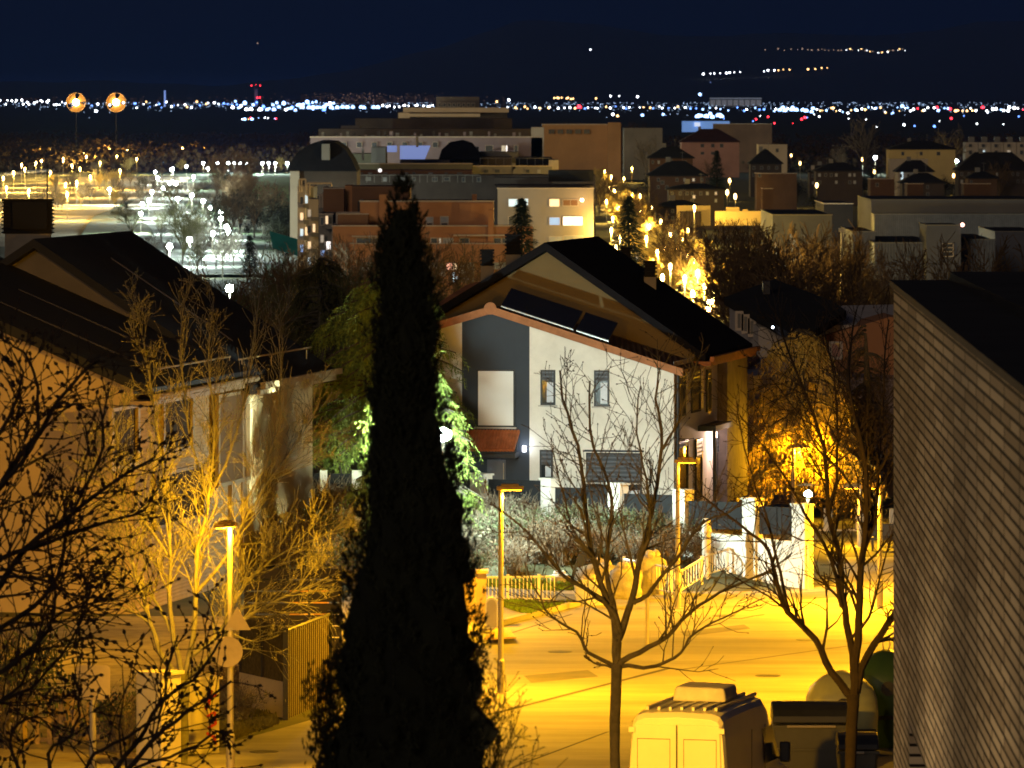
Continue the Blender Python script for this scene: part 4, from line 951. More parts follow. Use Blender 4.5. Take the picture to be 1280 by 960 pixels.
    for sx in (-1,1):
        mb=MB(); cx=1+sx*1.16; mb.box(cx-.10,4.35,1.35,cx+.10,4.5,1.75,Lv); mb.box(min(cx,1+sx),4.4,1.4,max(cx,1+sx),4.46,1.46,Lv); build(mb,'mirror',m_dark,T,bev=.03)
    for y in (.95,4.75):
        for sx in (0.0,1.78):
            mb=MB(); mb.tube([Lv(sx+.0,y,.34),Lv(sx+.22,y,.34)],.34,20); t=build(mb,'wheel',mat('tyre',(.02,.02,.02),.9,.1,3),T)
            mb=MB(); mb.tube([Lv(sx-.01,y,.34),Lv(sx+.23,y,.34)],.2,14); build(mb,'rim',m_steel,t)
    for y in (2.1,3.3): mb=MB(); mb.box(1.995,y,.5,2.003,y+.015,2.2,Lv); build(mb,'door_seam',m_seam,T)
van()
# ================================================================ recycling containers
def bell(px,Y,zt,rx,label,c,ring=False,col2=None):
    x=XP(px,Y); T=thing('recycling_container',label,'recycling container',(x,Y,0)); mb=MB(); n=24
    prf=[(.0,.90),(.25,.97),(.5,1.0),(.68,.97),(.8,.86),(.9,.62),(.96,.38),(1,.1)]
    for t,r in prf:
        for i in range(n):
            a=6.2832*i/n; ca,sa=math.cos(a),math.sin(a); sq=(abs(ca)**3.2+abs(sa)**3.2)**(-1/3.2); mb.v.append((x+ca*sq*r*rx,Y+sa*sq*r*rx,zt*t))
    for j in range(len(prf)-1):
        for i in range(n): mb.f.append((j*n+i,j*n+(i+1)%n,(j+1)*n+(i+1)%n,(j+1)*n+i))
    mb.f.append(tuple((len(prf)-1)*n+i for i in range(n)))
    b=build(mb,'body',c,T,smooth=True)
    if ring:
        pts=[(x+math.cos(a)*.08,Y,zt+.12+math.sin(a)*.16) for a in [6.2832*i/12 for i in range(13)]]; mb=MB(); mb.tube(pts,.015,5); build(mb,'lifting_ring',m_steel,T)
    mb=MB(); mb.tube([(x-.0,Y-rx*.98,zt*.62),(x,Y-rx*1.06,zt*.62)],.16,14); build(mb,'opening',m_dark,T)
    mb=MB(); mb.box(x-rx*.9,Y-rx*1.01,zt*.3,x+rx*.9,Y-rx*.9,zt*.34); build(mb,'seam_band',m_dark,T)
bell(1052,148,1.85,.80,'pale green rounded recycling container behind the dark one, by the van',mat('pale_green_plastic',(.42,.44,.22),.45,.15,1,spec=.5))
bell(1108,150,2.15,.72,'dark green dome recycling container with a lifting ring beside the brick wall',mat('dark_green_plastic',(.03,.07,.03),.45,.15,1),True)
def skip(px0,px1,Y,zt,label,mt):
    x0,x1=XP(px0,Y),XP(px1,Y); T=thing('waste_container',label,'waste container',((x0+x1)/2,Y,0)); w_=x1-x0
    mb=MB(); P=[(x0+.05,0,.15),(x0,0,zt*.72),(x1,0,zt*.72),(x1-.05,0,.15)]
    mb.prism([(a,Y,c) for a,_,c in P],(0,1.15,0)); build(mb,'body',mt,T,bev=.06)
    mb=MB(); n=9; pr=[]
    for i in range(n+1): t=math.pi*i/n; pr.append((x0-.01,Y+.57-math.cos(t)*.62,zt*.74+math.sin(t)*zt*.26))
    mb.prism(pr,(w_+.02,0,0)); build(mb,'lid',mat('black_lid',(.022,.024,.028),.35,.2,2,spec=.5),T,smooth=False,bev=.03)
    for z in (.5,.9): mb=MB(); mb.box(x0-.02,Y-.05,z*zt*.75,x1+.02,Y+.0,z*zt*.75+.06); build(mb,'ridge',mt,T)
    for a in (x0+.15,x1-.15): mb=MB(); mb.tube([(a-.05,Y+.2,.1),(a+.05,Y+.2,.1)],.1,12); build(mb,'wheel',m_dark,T)
    mb=MB(); mb.tube([(x0+.3,Y-.08,zt*.7),(x1-.3,Y-.08,zt*.7)],.03,6); build(mb,'handle',m_steel,T)
m_ct=mat('dark_container',(.05,.052,.045),.45,.25,1,spec=.5)
skip(966,1062,142.5,1.62,'dark waste container with a black lid between the van and the street tree',m_ct)
skip(1048,1098,139.5,1.25,'small black waste bin just behind the street tree trunk',m_ct)

# ================================================================ lower left corner
m_cab=mat('cabinet_paint',(.50,.46,.36),.7,.12,1.5,.15); m_graf=mat('red_graffiti',(.55,.07,.03),.7,.15,3)
def cabinet(px0,px1,pt,pb,label,turn,graf,depth=.9):
    Y=F*H/(pb-HY); x0,x1=XP(px0,Y),XP(px1,Y); th=R(turn); xv=Vector((math.cos(th),math.sin(th),0)); yv=Vector((-math.sin(th),math.cos(th),0)); C=Vector((x0,Y,0)); w_=(x1-x0)/math.cos(th)
    fr=lambda a,b,z:C+xv*a+yv*b+Vector((0,0,z)); zt=ZP(pt,Y)
    T=thing('electricity_cabinet',label,'cabinet',C); mb=MB(); mb.box(0,0,0,w_,depth,zt,fr); build(mb,'body',m_cab,T,bev=.02)
    mb=MB(); mb.box(-.05,-.05,zt,w_+.05,depth+.05,zt+.07,fr); build(mb,'lid',m_cab,T)
    for a,b in ((.05,w_/2-.01),(w_/2+.01,w_-.05)): mb=MB(); mb.box(a,-.015,.12,b,-.002,zt-.1,fr); build(mb,'door',m_cab,T,bev=.006)
    mb=MB()
    for g in graf:
        P=[fr(a*w_,-.03,b*zt) for a,b in g]; 
        for p,q in zip(P,P[1:]): mb.tube([p,q],.032,5)
    if graf: build(mb,'graffiti',m_graf,T)
    return T
cabinet(170,203,843,958,'plain end of the pale electricity cabinet left of the lit street tree',-35,[],.7)
cabinet(203,273,852,945,'electricity cabinet with red graffiti strokes behind the street tree trunk',28,
 [[(.10,.25),(.14,.5),(.26,.55),(.30,.3),(.2,.18),(.10,.25)],[(.74,.72),(.92,.8)],[(.84,.86),(.8,.66),(.74,.60)],[(.76,.5),(.9,.56),(.92,.4),(.78,.34)],[(.76,.28),(.9,.22),(.92,.12)]],.6)
# lamp post signs (seen from behind)
m_signb=mat('sign_back',(.40,.33,.22),.6,.15,2)
Y=143.6; x=XP(288,Y); T=thing('road_sign','triangular and round road signs seen from behind on the lamp post in the tree','road sign',(x,Y,ZP(830,Y)))
mb=MB(); z=ZP(814,Y); r=.33; mb.prism([(x-.06+math.cos(a)*r,Y-.16,z+math.sin(a)*r) for a in [6.2832*i/24 for i in range(24)]],(0,.02,0)); build(mb,'round_plate',m_signb,T)
z=ZP(787,Y); mb=MB(); mb.prism([(x-.14,Y-.13,z),(x+.44,Y-.13,z),(x+.15,Y-.13,z+.5)],(0,.02,0)); build(mb,'triangle_plate',m_signb,T)
mb=MB(); mb.box(x-.06,Y-.14,ZP(815,Y),x+.06,Y-.06,ZP(812,Y)); mb.box(x-.06,Y-.14,ZP(787,Y),x+.06,Y-.06,ZP(784,Y)); build(mb,'bracket',m_steel,T)
Y=138; x=XP(116,Y); T=thing('road_sign','square sign with rounded corners seen from behind on its own post, lower left','road sign',(x,Y,0))
mb=MB(); mb.tube([(x,Y,0),(x,Y,ZP(832,Y))],.07,8); build(mb,'post',m_steel,T)
mb=MB(); x0,x1,z0,z1=XP(96,Y),XP(138,Y),ZP(874,Y),ZP(831,Y); q=.08; P=[]
for cx,cz,a0 in ((x1-q,z1-q,0),(x0+q,z1-q,90),(x0+q,z0+q,180),(x1-q,z0+q,270)):
    for i in range(4): a=R(a0+30*i); P.append((cx+math.cos(a)*q,Y-.1,cz+math.sin(a)*q))
mb.prism(P,(0,.02,0)); build(mb,'plate',m_signb,T)
# wooden pallets
m_wood=mat('pallet_wood',(.36,.26,.15),.85,.3,4,.4)
def pallet(px,py,w_,tilt,label,rz):
    Y=F*H/(py-HY); x=XP(px,Y); T=thing('pallet',label,'pallet',(x,Y,0)); c,s_=math.cos(R(rz)),math.sin(R(rz)); ct,st=math.cos(R(tilt)),math.sin(R(tilt))
    fr=lambda a,b,z:(x+a*c-(b*ct-z*st*0+z*st)*s_,Y+a*s_+(b*ct+z*st)*c,max(0,z*ct))
    for i in range(5): mb=MB(); a=-w_/2+i*w_/4-.05; mb.box(a,-.01,0,a+.10,.02,1.05,fr); build(mb,'slat',m_wood,T)
    for z in (.05,.5,.95): mb=MB(); mb.box(-w_/2,.03,z,w_/2,.11,z+.09,fr); build(mb,'crossbar',m_wood,T)
pallet(62,930,1.1,10,'upright wooden pallet leftmost by the bottom left bushes',14); pallet(95,925,1.0,14,'leaning wooden pallet beside the square sign back',-12)
Y=150; T=thing('timber_fence','low dark timber fence behind the square sign back','fence',(XP(150,Y),Y,0)); 
for z in (.25,.62,.98): mb=MB(); mb.box(XP(112,Y),Y,z,XP(168,Y),Y+.05,z+.14); build(mb,'rail',m_wood,T)
for a in (113,140,165): mb=MB(); mb.box(XP(a,Y),Y+.05,0,XP(a+3,Y),Y+.13,1.2); build(mb,'post',m_wood,T)
# corrugated gate, low wall, mesh fence
m_cor=ribmat('corrugated_metal',(.20,.16,.10),'Y',2.2,.6,.06,.45,.3)
def seg(x0,y0,x1,y1): return Vector((*GX(x0,y0),0)),Vector((*GX(x1,y1),0))
A,B=seg(357,900,412,876); T=thing('metal_gate','tall ribbed brown metal gate panel left of the cypress base','gate',A)
d=(B-A); n=22; mb=MB(); hz=2.05; dn=Vector((-d.y,d.x,0)).normalized()
for i in range(n):
    a=A+d*(i/n); b=A+d*((i+.55)/n); c=A+d*((i+1)/n)
    mb.prism([a,b,b+Vector((0,0,hz)),a+Vector((0,0,hz))],dn*.05)
    mb.prism([b+dn*.04,c+dn*.04,c+dn*.04+Vector((0,0,hz)),b+dn*.04+Vector((0,0,hz))],dn*.02)
build(mb,'panel',mat('brown_sheet_metal',(.10,.08,.055),.6,.2,1),T)
mb=MB(); mb.tube([A+Vector((0,0,hz+.03)),B+Vector((0,0,hz+.03))],.04,6); build(mb,'top_rail',m_dark,T)
for q in (A,B): mb=MB(); mb.box(q.x-.06,q.y-.06,0,q.x+.06,q.y+.06,hz+.12); build(mb,'post',m_dark,T)
A,B=seg(300,885,355,898); T=thing('low_wall','low yellow lit rendered wall under the dark mesh fence','wall',A); d=B-A; mb=MB(); mb.prism([A,B,B+Vector((0,0,.78)),A+Vector((0,0,.78))],Vector((-.03,.25,0))); build(mb,'wall',m_yw,T)
mb=MB(); mb.prism([A+Vector((0,-.02,.78)),B+Vector((0,-.02,.78)),B+Vector((0,-.02,.84)),A+Vector((0,-.02,.84))],Vector((-.03,.3,0))); build(mb,'coping',m_yw,T)
T=thing('mesh_fence','dark reed covered mesh fence on top of the low yellow wall','fence',A+Vector((0,.1,.84))); mb=MB(); A2,B2=A+Vector((0,.1,.84)),B+Vector((0,.1,.84)); mb.prism([A2,B2,B2+Vector((0,0,1.3)),A2+Vector((0,0,1.3))],(0,.03,0)); build(mb,'screen',mat('reed_screen',(.06,.045,.025),.9,.4,9,.5),T)
for t in (0,.5,1): q=A2.lerp(B2,t); mb=MB(); mb.tube([q,q+Vector((0,0,1.4))],.03,6); build(mb,'post',m_dark,T)
# brown box shed + back fence
Y=186; T=thing('garden_shed','small brown wooden shed behind the metal gate','shed',(XP(386,Y),Y,0))
mb=MB(); mb.box(XP(362,Y),Y,0,XP(409,Y),Y+1.6,ZP(733,Y)); build(mb,'wall',mat('shed_wood',(.26,.14,.05),.85,.3,1.5,.3),T); mb=MB(); mb.box(XP(359,Y),Y-.1,ZP(733,Y),XP(412,Y),Y+1.7,ZP(729,Y)); build(mb,'roof',m_dark,T)
mb=MB(); mb.box(XP(375,Y),Y-.03,0,XP(392,Y),Y-.003,ZP(742,Y)); build(mb,'door',m_wood,T)
T=thing('garden_fence','dark horizontal garden fence behind the metal gate, under the shed','fence',(XP(370,174),174,0)); Y=174
for i in range(7): mb=MB(); z=.2+i*.3; mb.box(XP(305,Y),Y,z,XP(425,Y),Y+.03,z+.26); build(mb,'board',mat('dark_board',(.035,.03,.025),.8,.2,2),T)
for a in (305,345,385,424): mb=MB(); mb.box(XP(a,Y),Y+.03,0,XP(a+3,Y),Y+.1,2.35); build(mb,'post',m_dark,T)
# white sign seen between the tree and cypress
Y=200; T=thing('white_sign','small white sign board on a post left of the cypress, in the white light','sign',(XP(448,Y),Y,1)); mb=MB(); mb.box(XP(443,Y),Y,ZP(664,Y),XP(457,Y),Y+.03,ZP(646,Y)); build(mb,'plate',mat('white_paint',(.7,.72,.78),.6,.05,2),T); mb=MB(); mb.tube([(XP(444,Y),Y+.05,gz(XP(444,Y),Y)),(XP(444,Y),Y+.05,ZP(646,Y))],.03,6); build(mb,'post',m_steel,T)
# leafy hedge bush at the very left edge
b=dup(sA,GP(0,935),'yellow lit leafy bush at the far left edge by the pallets',1,(1.6,1.6,2.4)); b.name='leafy_bush'; b['group']='leafy bush at the left edge'
b=dup(sA,GP(150,938),'dark rounded bush between the square sign and the cabinet',2,(1.0,1.0,1.2)); b.name='leafy_bush'; b['group']='bush by the cabinet'
# ================================================================ mid distance: apartment blocks
m_or=mat('orange_render',(.42,.20,.09),.9,.15,.12,.1); m_or2=mat('brown_render',(.20,.105,.055),.9,.2,.12)
m_bei=mat('beige_render',(.42,.36,.28),.9,.15,.1); m_gry=mat('grey_render',(.20,.19,.17),.9,.2,.1); m_pnk=mat('mauve_render',(.27,.21,.22),.9,.15,.1)
m_dkt=mat('dark_terrace',(.07,.055,.045),.9,.3,.1); m_rim=mat('pale_coping',(.50,.42,.33),.8,.1,1)  # dark terrace tone, shared by stepped blocks and roofs
m_win=mat('window_glass_far',(.05,.055,.065),.3,.3,.3); m_shut=mat('pale_shutter',(.40,.42,.44),.7,.2,.5); m_panm=mat('pale_panel',(.33,.34,.36),.7,.2,.5)
def lit(c,s): return emis('lit_window_%d_%d_%d_%d'%(c[0]*99,c[1]*99,c[2]*99,s*10),c,s,False)
WARM=lit((1,.72,.42),1.0); COOL=lit((.62,.80,.90),.9); BLUE=lit((.25,.42,.80),.7); WHT=lit((1,.93,.90),1.6); REDL=lit((1,.45,.3),1.2); DIM=lit((.75,.65,.5),.35)
SHEDM=[]
def blk(T,x0,x1,yt,Y,dep,mt,yb=None,rim=.0,name='wall',skew=0):
    X0,X1=XP(x0,Y),XP(x1,Y); zt=ZP(yt,Y); zb=ZP(yb,Y) if yb else min(gz(X0,Y),ZP(400,Y) if Y<1200 else 99)-1.5
    mb=MB(); mb.prism([(X0,Y,zb),(X1,Y,zb),(X1+skew,Y+dep,zb),(X0+skew,Y+dep,zb)],(0,0,zt-zb)); o=build(mb,name,mt,T)
    if rim:
        mb=MB(); mb.prism([(X0-.1,Y-.12,zt),(X1+.1,Y-.12,zt),(X1+.1,Y+.25,zt),(X0-.1,Y+.25,zt)],(0,0,rim)); mb.prism([(X0-.1,Y+.25,zt),(X0+.25,Y+.25,zt),(X0+.25+skew,Y+dep,zt),(X0-.1+skew,Y+dep,zt)],(0,0,rim)); build(mb,'coping',m_gry if mt in SHEDM else m_rim,o)
    return o
def fw(T,x0,x1,y0,y1,Y,mt,name='window',fr=m_rim,deep=.06):
    X0,X1,Z0,Z1=XP(x0,Y),XP(x1,Y),ZP(y1,Y),ZP(y0,Y); t=.10
    mb=MB(); mb.box(X0-t,Y-.06,Z0-t,X1+t,Y-.01,Z0); mb.box(X0-t,Y-.06,Z1,X1+t,Y-.01,Z1+t); mb.box(X0-t,Y-.06,Z0,X0,Y-.01,Z1); mb.box(X1,Y-.06,Z0,X1+t,Y-.01,Z1)
    if X1-X0>1.8: mb.box((X0+X1)/2-.04,Y-.06,Z0,(X0+X1)/2+.04,Y-.01,Z1)
    f=build(mb,name,fr,T); mb=MB(); mb.box(X0,Y-.03,Z0,X1,Y-.008,Z1); build(mb,'pane',mt,f); return f
Y=850
OB=thing('apartment_block','orange rendered terraced apartment block behind the white house gable','apartment block',(XP(540,Y),Y,-11))
blk(OB,416,666,283,Y,10,m_or,rim=.15)
blk(OB,438,660,305,Y-3,3,m_or,yb=328,rim=.12,name='balcony_front')
blk(OB,450,617,252.5,Y+12,10,m_or,rim=.2); blk(OB,474,484,243,Y+11,2,m_or,name='chimney'); blk(OB,610,617,262,Y-1,3,m_or,yb=308,name='pier')
blk(OB,574,617,254,Y+11,3,m_or,name='pier'); blk(OB,447,617,252,Y+22,20,m_dkt); blk(OB,422,460,268,Y+8,6,m_or2,rim=.12)
blk(OB,440,512,233,Y+40,14,m_or2); blk(OB,590,596,243,Y+24,2,m_or,name='chimney')
blk(OB,404,430,236,Y+44,16,m_or2,rim=.15); blk(OB,431,440,232,Y+46,10,m_or)
for a,b,c,d,mt,nm in ((533,541,272,281,m_shut,'window'),(551,560,271,281,m_shut,'window'),(598,607,271,281,m_shut,'window'),):
    fw(OB,a,b,c,d,Y+12,mt,nm); fw(OB,a+.8,b-.8,d-2,d,Y+11.9,m_win)
for a,b,mt in ((539,546,m_win),(549,551,DIM),(554,566,m_shut),(575,586,m_win),(618,626,m_win),(628,634,m_win),(446,484,m_win),(487,492,m_or2)):
    fw(OB,a,b,298,310,Y,mt)
mb=MB(); mb.box(XP(440,Y),Y-1.2,ZP(296,Y),XP(486,Y),Y,ZP(294.5,Y)); mb.box(XP(567,Y),Y-1.2,ZP(295,Y),XP(651,Y),Y,ZP(293,Y)); build(mb,'awning',m_rim,OB)
for a,b,c,d,mt in ((450,486,328,338,m_shut),(528,543,328,342,m_panm),(544,556,328,345,m_panm),(558,565,329,337,REDL),(567,571,329,337,WARM),(575,592,328,352,m_panm),(566,568,340,352,COOL),(570,572,345,353,COOL),(617,632,325,336,m_shut),(495,510,330,344,m_panm)):
    fw(OB,a,b,c,d,Y-.1,mt)
# stepped left side with narrow faces and balconies
SB=thing('apartment_block','stepped apartment block with stacked balconies and lit windows facing the park','apartment block',(XP(395,900),900,-12))
for x0,x1,yt,Yq,mt in ((415,422,283,855,m_bei),(399,416,268,875,m_gry),(398,421,245,905,m_gry),(386,400,250,930,m_bei),(374,392,234,960,m_gry),(372,382,234,955,m_bei)):
    blk(SB,x0,x1,yt,Yq,18,mt,rim=.12)
# red wall and terrace frames
blk(SB,409,430,247,915,1,mat('red_wall',(.45,.09,.07),.9,.1,.5),yb=264,name='terrace_wall')
for a,b,c,Yq in ((421,459,266,868),(400,436,243,900),(384,414,229,940),(374,382,224,950)):
    mb=MB(); z=ZP(c,Yq); mb.tube([(XP(a,Yq),Yq,z),(XP(b,Yq),Yq,z)],.13,5); mb.tube([(XP(a,Yq),Yq,z),(XP(a,Yq),Yq,z-1.8)],.12,5); mb.tube([(XP(a+3,Yq),Yq,z),(XP(a+3,Yq),Yq,z-1.8)],.12,5); mb.tube([(XP(b,Yq),Yq,z),(XP(b,Yq),Yq,z-1.6)],.12,5); build(mb,'terrace_rail',m_rim,SB)
rng=random.Random(8)
for i,(x0,Yq) in enumerate(((376.5,954),(386,929.5),(402,874),(417,854))):
    for j in range(5):
        y0=(246,262,272,290,302)[i]+j*(20 if i<2 else 22); 
        if y0>345: continue
        mt=[m_win,m_win,COOL,DIM,m_win,WARM,m_win,BLUE][(i*3+j*5)%8]
        fw(SB,x0-1.2,x0+2.6,y0,y0+9,Yq,mt)
        blk(SB,x0+3,x0+13,y0+9,Yq-1.5,2.5,m_gry,yb=y0+14,name='balcony',rim=.1)
        if (i+j)%2==0: fw(SB,x0+5,x0+8,y0-2,y0+8,Yq-.1,[COOL,m_win,WARM][(i+j)%3],'balcony_door')
fw(SB,408,413,302,312,872,WHT,'balcony_door'); fw(SB,401,406,313,320,872,BLUE,'balcony_door')
# tower block with mansard at the left
TB=thing('apartment_block','pale windowless tower wall with a dark mansard roof beside the park slope','apartment block',(XP(369,1000),1000,-12))
blk(TB,362.5,374,213,1000,18,m_bei,yb=300)
Yq=1000; mb=MB(); P=[(357,214),(363,203),(372,190),(388,180),(400,176),(418,177),(431,186),(440,200),(446,214)]
mb.prism([W(a,b,Yq) for a,b in P],(0,24,0)); build(mb,'roof',m_roof,TB); blk(TB,374,446,214,1001,22,m_dkt)
blk(TB,402,412,180,998,3,m_gry,yb=200,name='dormer')
# teal sheet by the tower
T=thing('hoarding','teal green hoarding sheet at the foot of the pale tower','hoarding',(XP(352,960),960,-12)); mb=MB(); mb.prism([W(337,289,960),W(373,299,960),W(373,320,960),W(341,310,960)],(0,.3,0)); build(mb,'sheet',mat('teal_sheet',(.02,.20,.20),.8,.2,.3),T)
# white block at right
Y=1110
WB=thing('apartment_block','beige apartment block with brightly lit windows right of the orange one','apartment block',(XP(690,Y),Y,-12))
blk(WB,622,742,236,Y,14,mat('warm_grey_render',(.30,.26,.22),.9,.12,.1),rim=.15); blk(WB,618,742,232,Y+16,20,m_dkt,name='roof')
for a,b,c,d,mt in ((636,647,249,258,COOL),(650,660,248.5,257,COOL),(687,699,249,258,WARM),(704,722,250,257,m_or2),(687,699.5,272,281,BLUE),(704,728,271,281.5,WHT),(687,703,296,305,m_shut),(705,728,295,306,m_panm),(636,646,271,281,m_win),(650,660,271,281,m_win)):
    fw(WB,a,b,c,d,Y,mt)
mb=MB(); mb.ball(W(727.5,250,Y-1.2),.3,8,5); build(mb,'wall_lamp',emis('warm_lamp',(1,.62,.4),12),WB); pointlight(WB,W(727.5,252,Y-2.5),(1,.5,.3),110,.3)
blk(WB,686,742,213,Y+30,10,mat('black_pergola',(.02,.02,.02),.9,.1,1),yb=227,name='pergola'); blk(WB,618,690,222,Y+40,10,m_dkt)
# stacked terraces behind
UB=thing('apartment_block','dim stepped grey terraces with a large blue glowing awning, behind the orange block','apartment block',(XP(560,1250),1250,-13))
for x0,x1,yt,Yq,mt,r in ((414,744,219,1180,m_dkt,0),(430,590,213,1200,m_or2,0),(425,590,205,1230,mat('olive_render',(.15,.14,.09),.9,.2,.1),.15),(590,690,208,1240,m_gry,.15),(414,464,192,1290,mat('olive_render',(.15,.14,.09),.9,.2,.1),0),(464,482,184,1286,m_gry,0),(484,500,205,1262,m_dkt,0),(470,482,184,1285,m_gry,0),(578,598,184,1280,m_gry,0),(560,640,196,1290,m_dkt,0),(596,648,190,1300,m_gry,0),(686,698,200,1245,m_bei,0),(645,690,197,1250,mat('black_pergola',(.02,.02,.02),.9,.1,1),0),(500,562,200,1270,m_dkt,0)):
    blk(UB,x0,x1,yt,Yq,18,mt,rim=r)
Yq=1262
for P in ([(500,182),(538,182),(531,199),(500,199)],[(484,182),(496,182),(496,190),(484,190)],[(506,204),(520,204),(520,207),(506,207)]):
    mb=MB(); mb.prism([W(a,b,Yq) for a,b in P],(0,.4,0)); build(mb,'awning',emis('blue_glow_awning',(.30,.42,.95),.42,False),UB)  # awning glows by itself in place of a lamp lighting it
mb=MB(); P=[(548,200),(552,187),(562,178),(578,175),(590,179),(600,192),(602,200)]; mb.prism([W(a,b,1275) for a,b in P],(0,12,0)); build(mb,'roof',m_roof,UB)
for x0,x1,yt in ((452,455,186),(520,523,170),(455,462,231),(640,644,204)): blk(UB,x0,x1,yt,1240,1.5,m_gry,yb=yt+14,name='chimney')
mb=MB(); mb.ball(W(475,213,1190),.35,6,4); build(mb,'terrace_lamp',WHT,UB)
for Yq,y0,n,xa,xb in ((1179.8,222,9,436,610),(1199.8,216,8,440,585),(1289.8,198,5,565,595),(871,256,6,452,612),(1239.8,212,6,596,684)):
    for i in range(n):
        x=xa+(xb-xa)*(i+rng.uniform(.1,.7))/n; h=rng.uniform(3,5.5)*(1.4 if Yq<900 else 1); fw(UB if Yq>1000 else OB,x,x+rng.uniform(2.5,6),y0,y0+h,Yq,[m_win,m_shut,m_win,m_panm,m_gry,m_win][rng.randrange(6)],fr=m_gry)
for Yq,x0,x1,y0,y1 in ((1178,430,600,219,228),(1247,600,688,198,207)):
    mb=MB(); k=int((x1-x0)/9)
    for i in range(k+1): x=x0+(x1-x0)*i/k; mb.box(XP(x,Yq),Yq-1,ZP(y1,Yq),XP(x+.7,Yq),Yq-.8,ZP(y0,Yq))
    mb.box(XP(x0,Yq),Yq-1.05,ZP(y0,Yq),XP(x1,Yq),Yq-.75,ZP(y0-.8,Yq)); build(mb,'pergola',m_gry,UB)
# mauve top building
PB=thing('apartment_block','long mauve apartment block with a terraced roof below the horizon','apartment block',(XP(560,1600),1600,-14))
blk(PB,388,678,172,1600,20,m_pnk,rim=.3); blk(PB,398,672,161,1640,20,m_dkt); blk(PB,444,640,148,1680,20,m_dkt)
blk(PB,664,680,159,1600,16,m_bei); blk(PB,426,450,157,1660,8,m_gry); blk(PB,604,645,188,1590,8,m_pnk,yb=200)
for i in range(34):
    x=402+i*7.7; h=rng.uniform(3,8); blk(PB,x,x+rng.uniform(2,5),172-h,1602,3,[m_gry,m_dkt,m_dkt,m_pnk][i%4],yb=172,name='roof_cabin')
for a,b,mt in ((607,616,m_win),(627,632,DIM),(632,634,WHT),(643,647,m_win)): fw(PB,a,b,182,189,1589,mt)
for i in range(9): a=408+i*19; fw(PB,a,a+6,178,184,1599.5,m_win)
TBk=thing('apartment_block','highest flat roofed block with pale parapet bands rising to the horizon lights','apartment block',(XP(560,1900),1900,-15))
m_tan2=mat('tan_parapet',(.46,.36,.25),.9,.1,.1)
blk(TBk,497,634,140,1900,18,m_dkt,yb=190); blk(TBk,504,636,134.5,1895,3,m_tan2,yb=140.5,name='parapet'); blk(TBk,498,512,141,1893,6,m_tan2,yb=151,name='parapet'); blk(TBk,512,600,142,1892,3,m_tan2,yb=146,name='parapet')
blk(TBk,545,599,121,1930,12,mat('dusk_penthouse',(.13,.11,.10),.9,.2,.1),yb=142); 
for i in range(8): fw(TBk,548+i*6,551+i*6,129,133,1929,m_win)
for i in range(13): x=515+i*9; blk(TBk,x,x+3,150,1896,3,[m_dkt,m_gry][i%2],yb=165,name='roof_cabin')
FB_=thing('apartment_block','long brown block lit amber from below, right of the mauve block','apartment block',(XP(728,2300),2300,-15))
m_amb3=mat('amber_brick',(.38,.22,.10),.9,.2,.06)
blk(FB_,678,777,156,2300,25,m_amb3,rim=.3); blk(FB_,780,828,160,2400,25,m_gry); blk(FB_,760,776,153,2290,10,m_amb3)
for i in range(5): a=686+i*11; fw(FB_,a,a+7,162,167,2299,m_win,fr=m_or2)

# ================================================================ mid distance right: houses
def hip(px0,px1,ye,yr,Y,dep,mw,mr,label,cat='house',yb=None,over=.6,wins=(),rid=.35,name='villa'):
    X0,X1=XP(px0,Y),XP(px1,Y); ze,zr=ZP(ye,Y),ZP(yr,Y+dep/2); zb=(ZP(yb,Y) if yb else min(prof(Y),ze-3))-1
    T=thing(name,label,cat,((X0+X1)/2,Y,zb+1)); mb=MB(); mb.box(X0,Y,zb,X1,Y+dep,ze); build(mb,'wall',mw,T)
    w_=X1-X0; a,b=X0-over,X1+over; c,d=Y-over,Y+dep+over; r0,r1=X0+w_*rid,X1-w_*rid; m_=Y+dep/2
    mb=MB(); mb.add([(a,c,ze),(b,c,ze),(b,d,ze),(a,d,ze),(r0,m_,zr),(r1,m_,zr),(a,c,ze-.25),(b,c,ze-.25),(b,d,ze-.25),(a,d,ze-.25)],[(0,1,5,4),(1,2,5),(2,3,4,5),(3,0,4),(6,7,1,0),(7,8,2,1),(8,9,3,2),(9,6,0,3),(9,8,7,6)])
    r=build(mb,'roof',mr,T)
    mb=MB(); q=X0+w_*.3; mb.box(q,m_-.6,ze,q+1.1,m_+.6,zr+.9); build(mb,'chimney',m_gry,r)
    for wn in wins: fw(T,wn[0],wn[1],wn[2],wn[3],Y,wn[4] if len(wn)>4 else m_win,fr=m_gry)
    if len(wins)<3:
        q=px0+3
        while q<px1-5:
            if rng.random()<.75: fw(T,q,q+rng.uniform(2,3),ye+4,ye+7.5,Y-.05,rng.choice([m_win,m_win,m_shut,m_win,DIM]),fr=m_gry)
            if rng.random()<.5: fw(T,q,q+rng.uniform(2,3),ye+13,ye+16.5,Y-.05,rng.choice([m_win,m_shut,m_win]),fr=m_gry)
            q+=rng.uniform(6,11)
    mb=MB(); q=X0+w_*.6; mb.tube([(q,m_,ze),(q,m_,zr+2.2)],[.06,.04],5); mb.tube([(q-.6,m_,zr+1.9),(q+.6,m_,zr+1.9)],.04,5); build(mb,'aerial',m_gry,r)
    return T
m_red=mat('red_roof',(.06,.022,.018),.95,.2,.2); m_dkr=mat('night_roof',(.02,.018,.018),.95,.2,.3)
m_brn=mat('brown_wall',(.10,.055,.03),.9,.25,.1); m_rose=mat('rose_brick',(.40,.22,.17),.9,.2,.1); m_drk=mat('dim_wall',(.06,.045,.035),.9,.25,.1)
m_yel=mat('yellow_wall',(.50,.38,.16),.9,.12,.1)
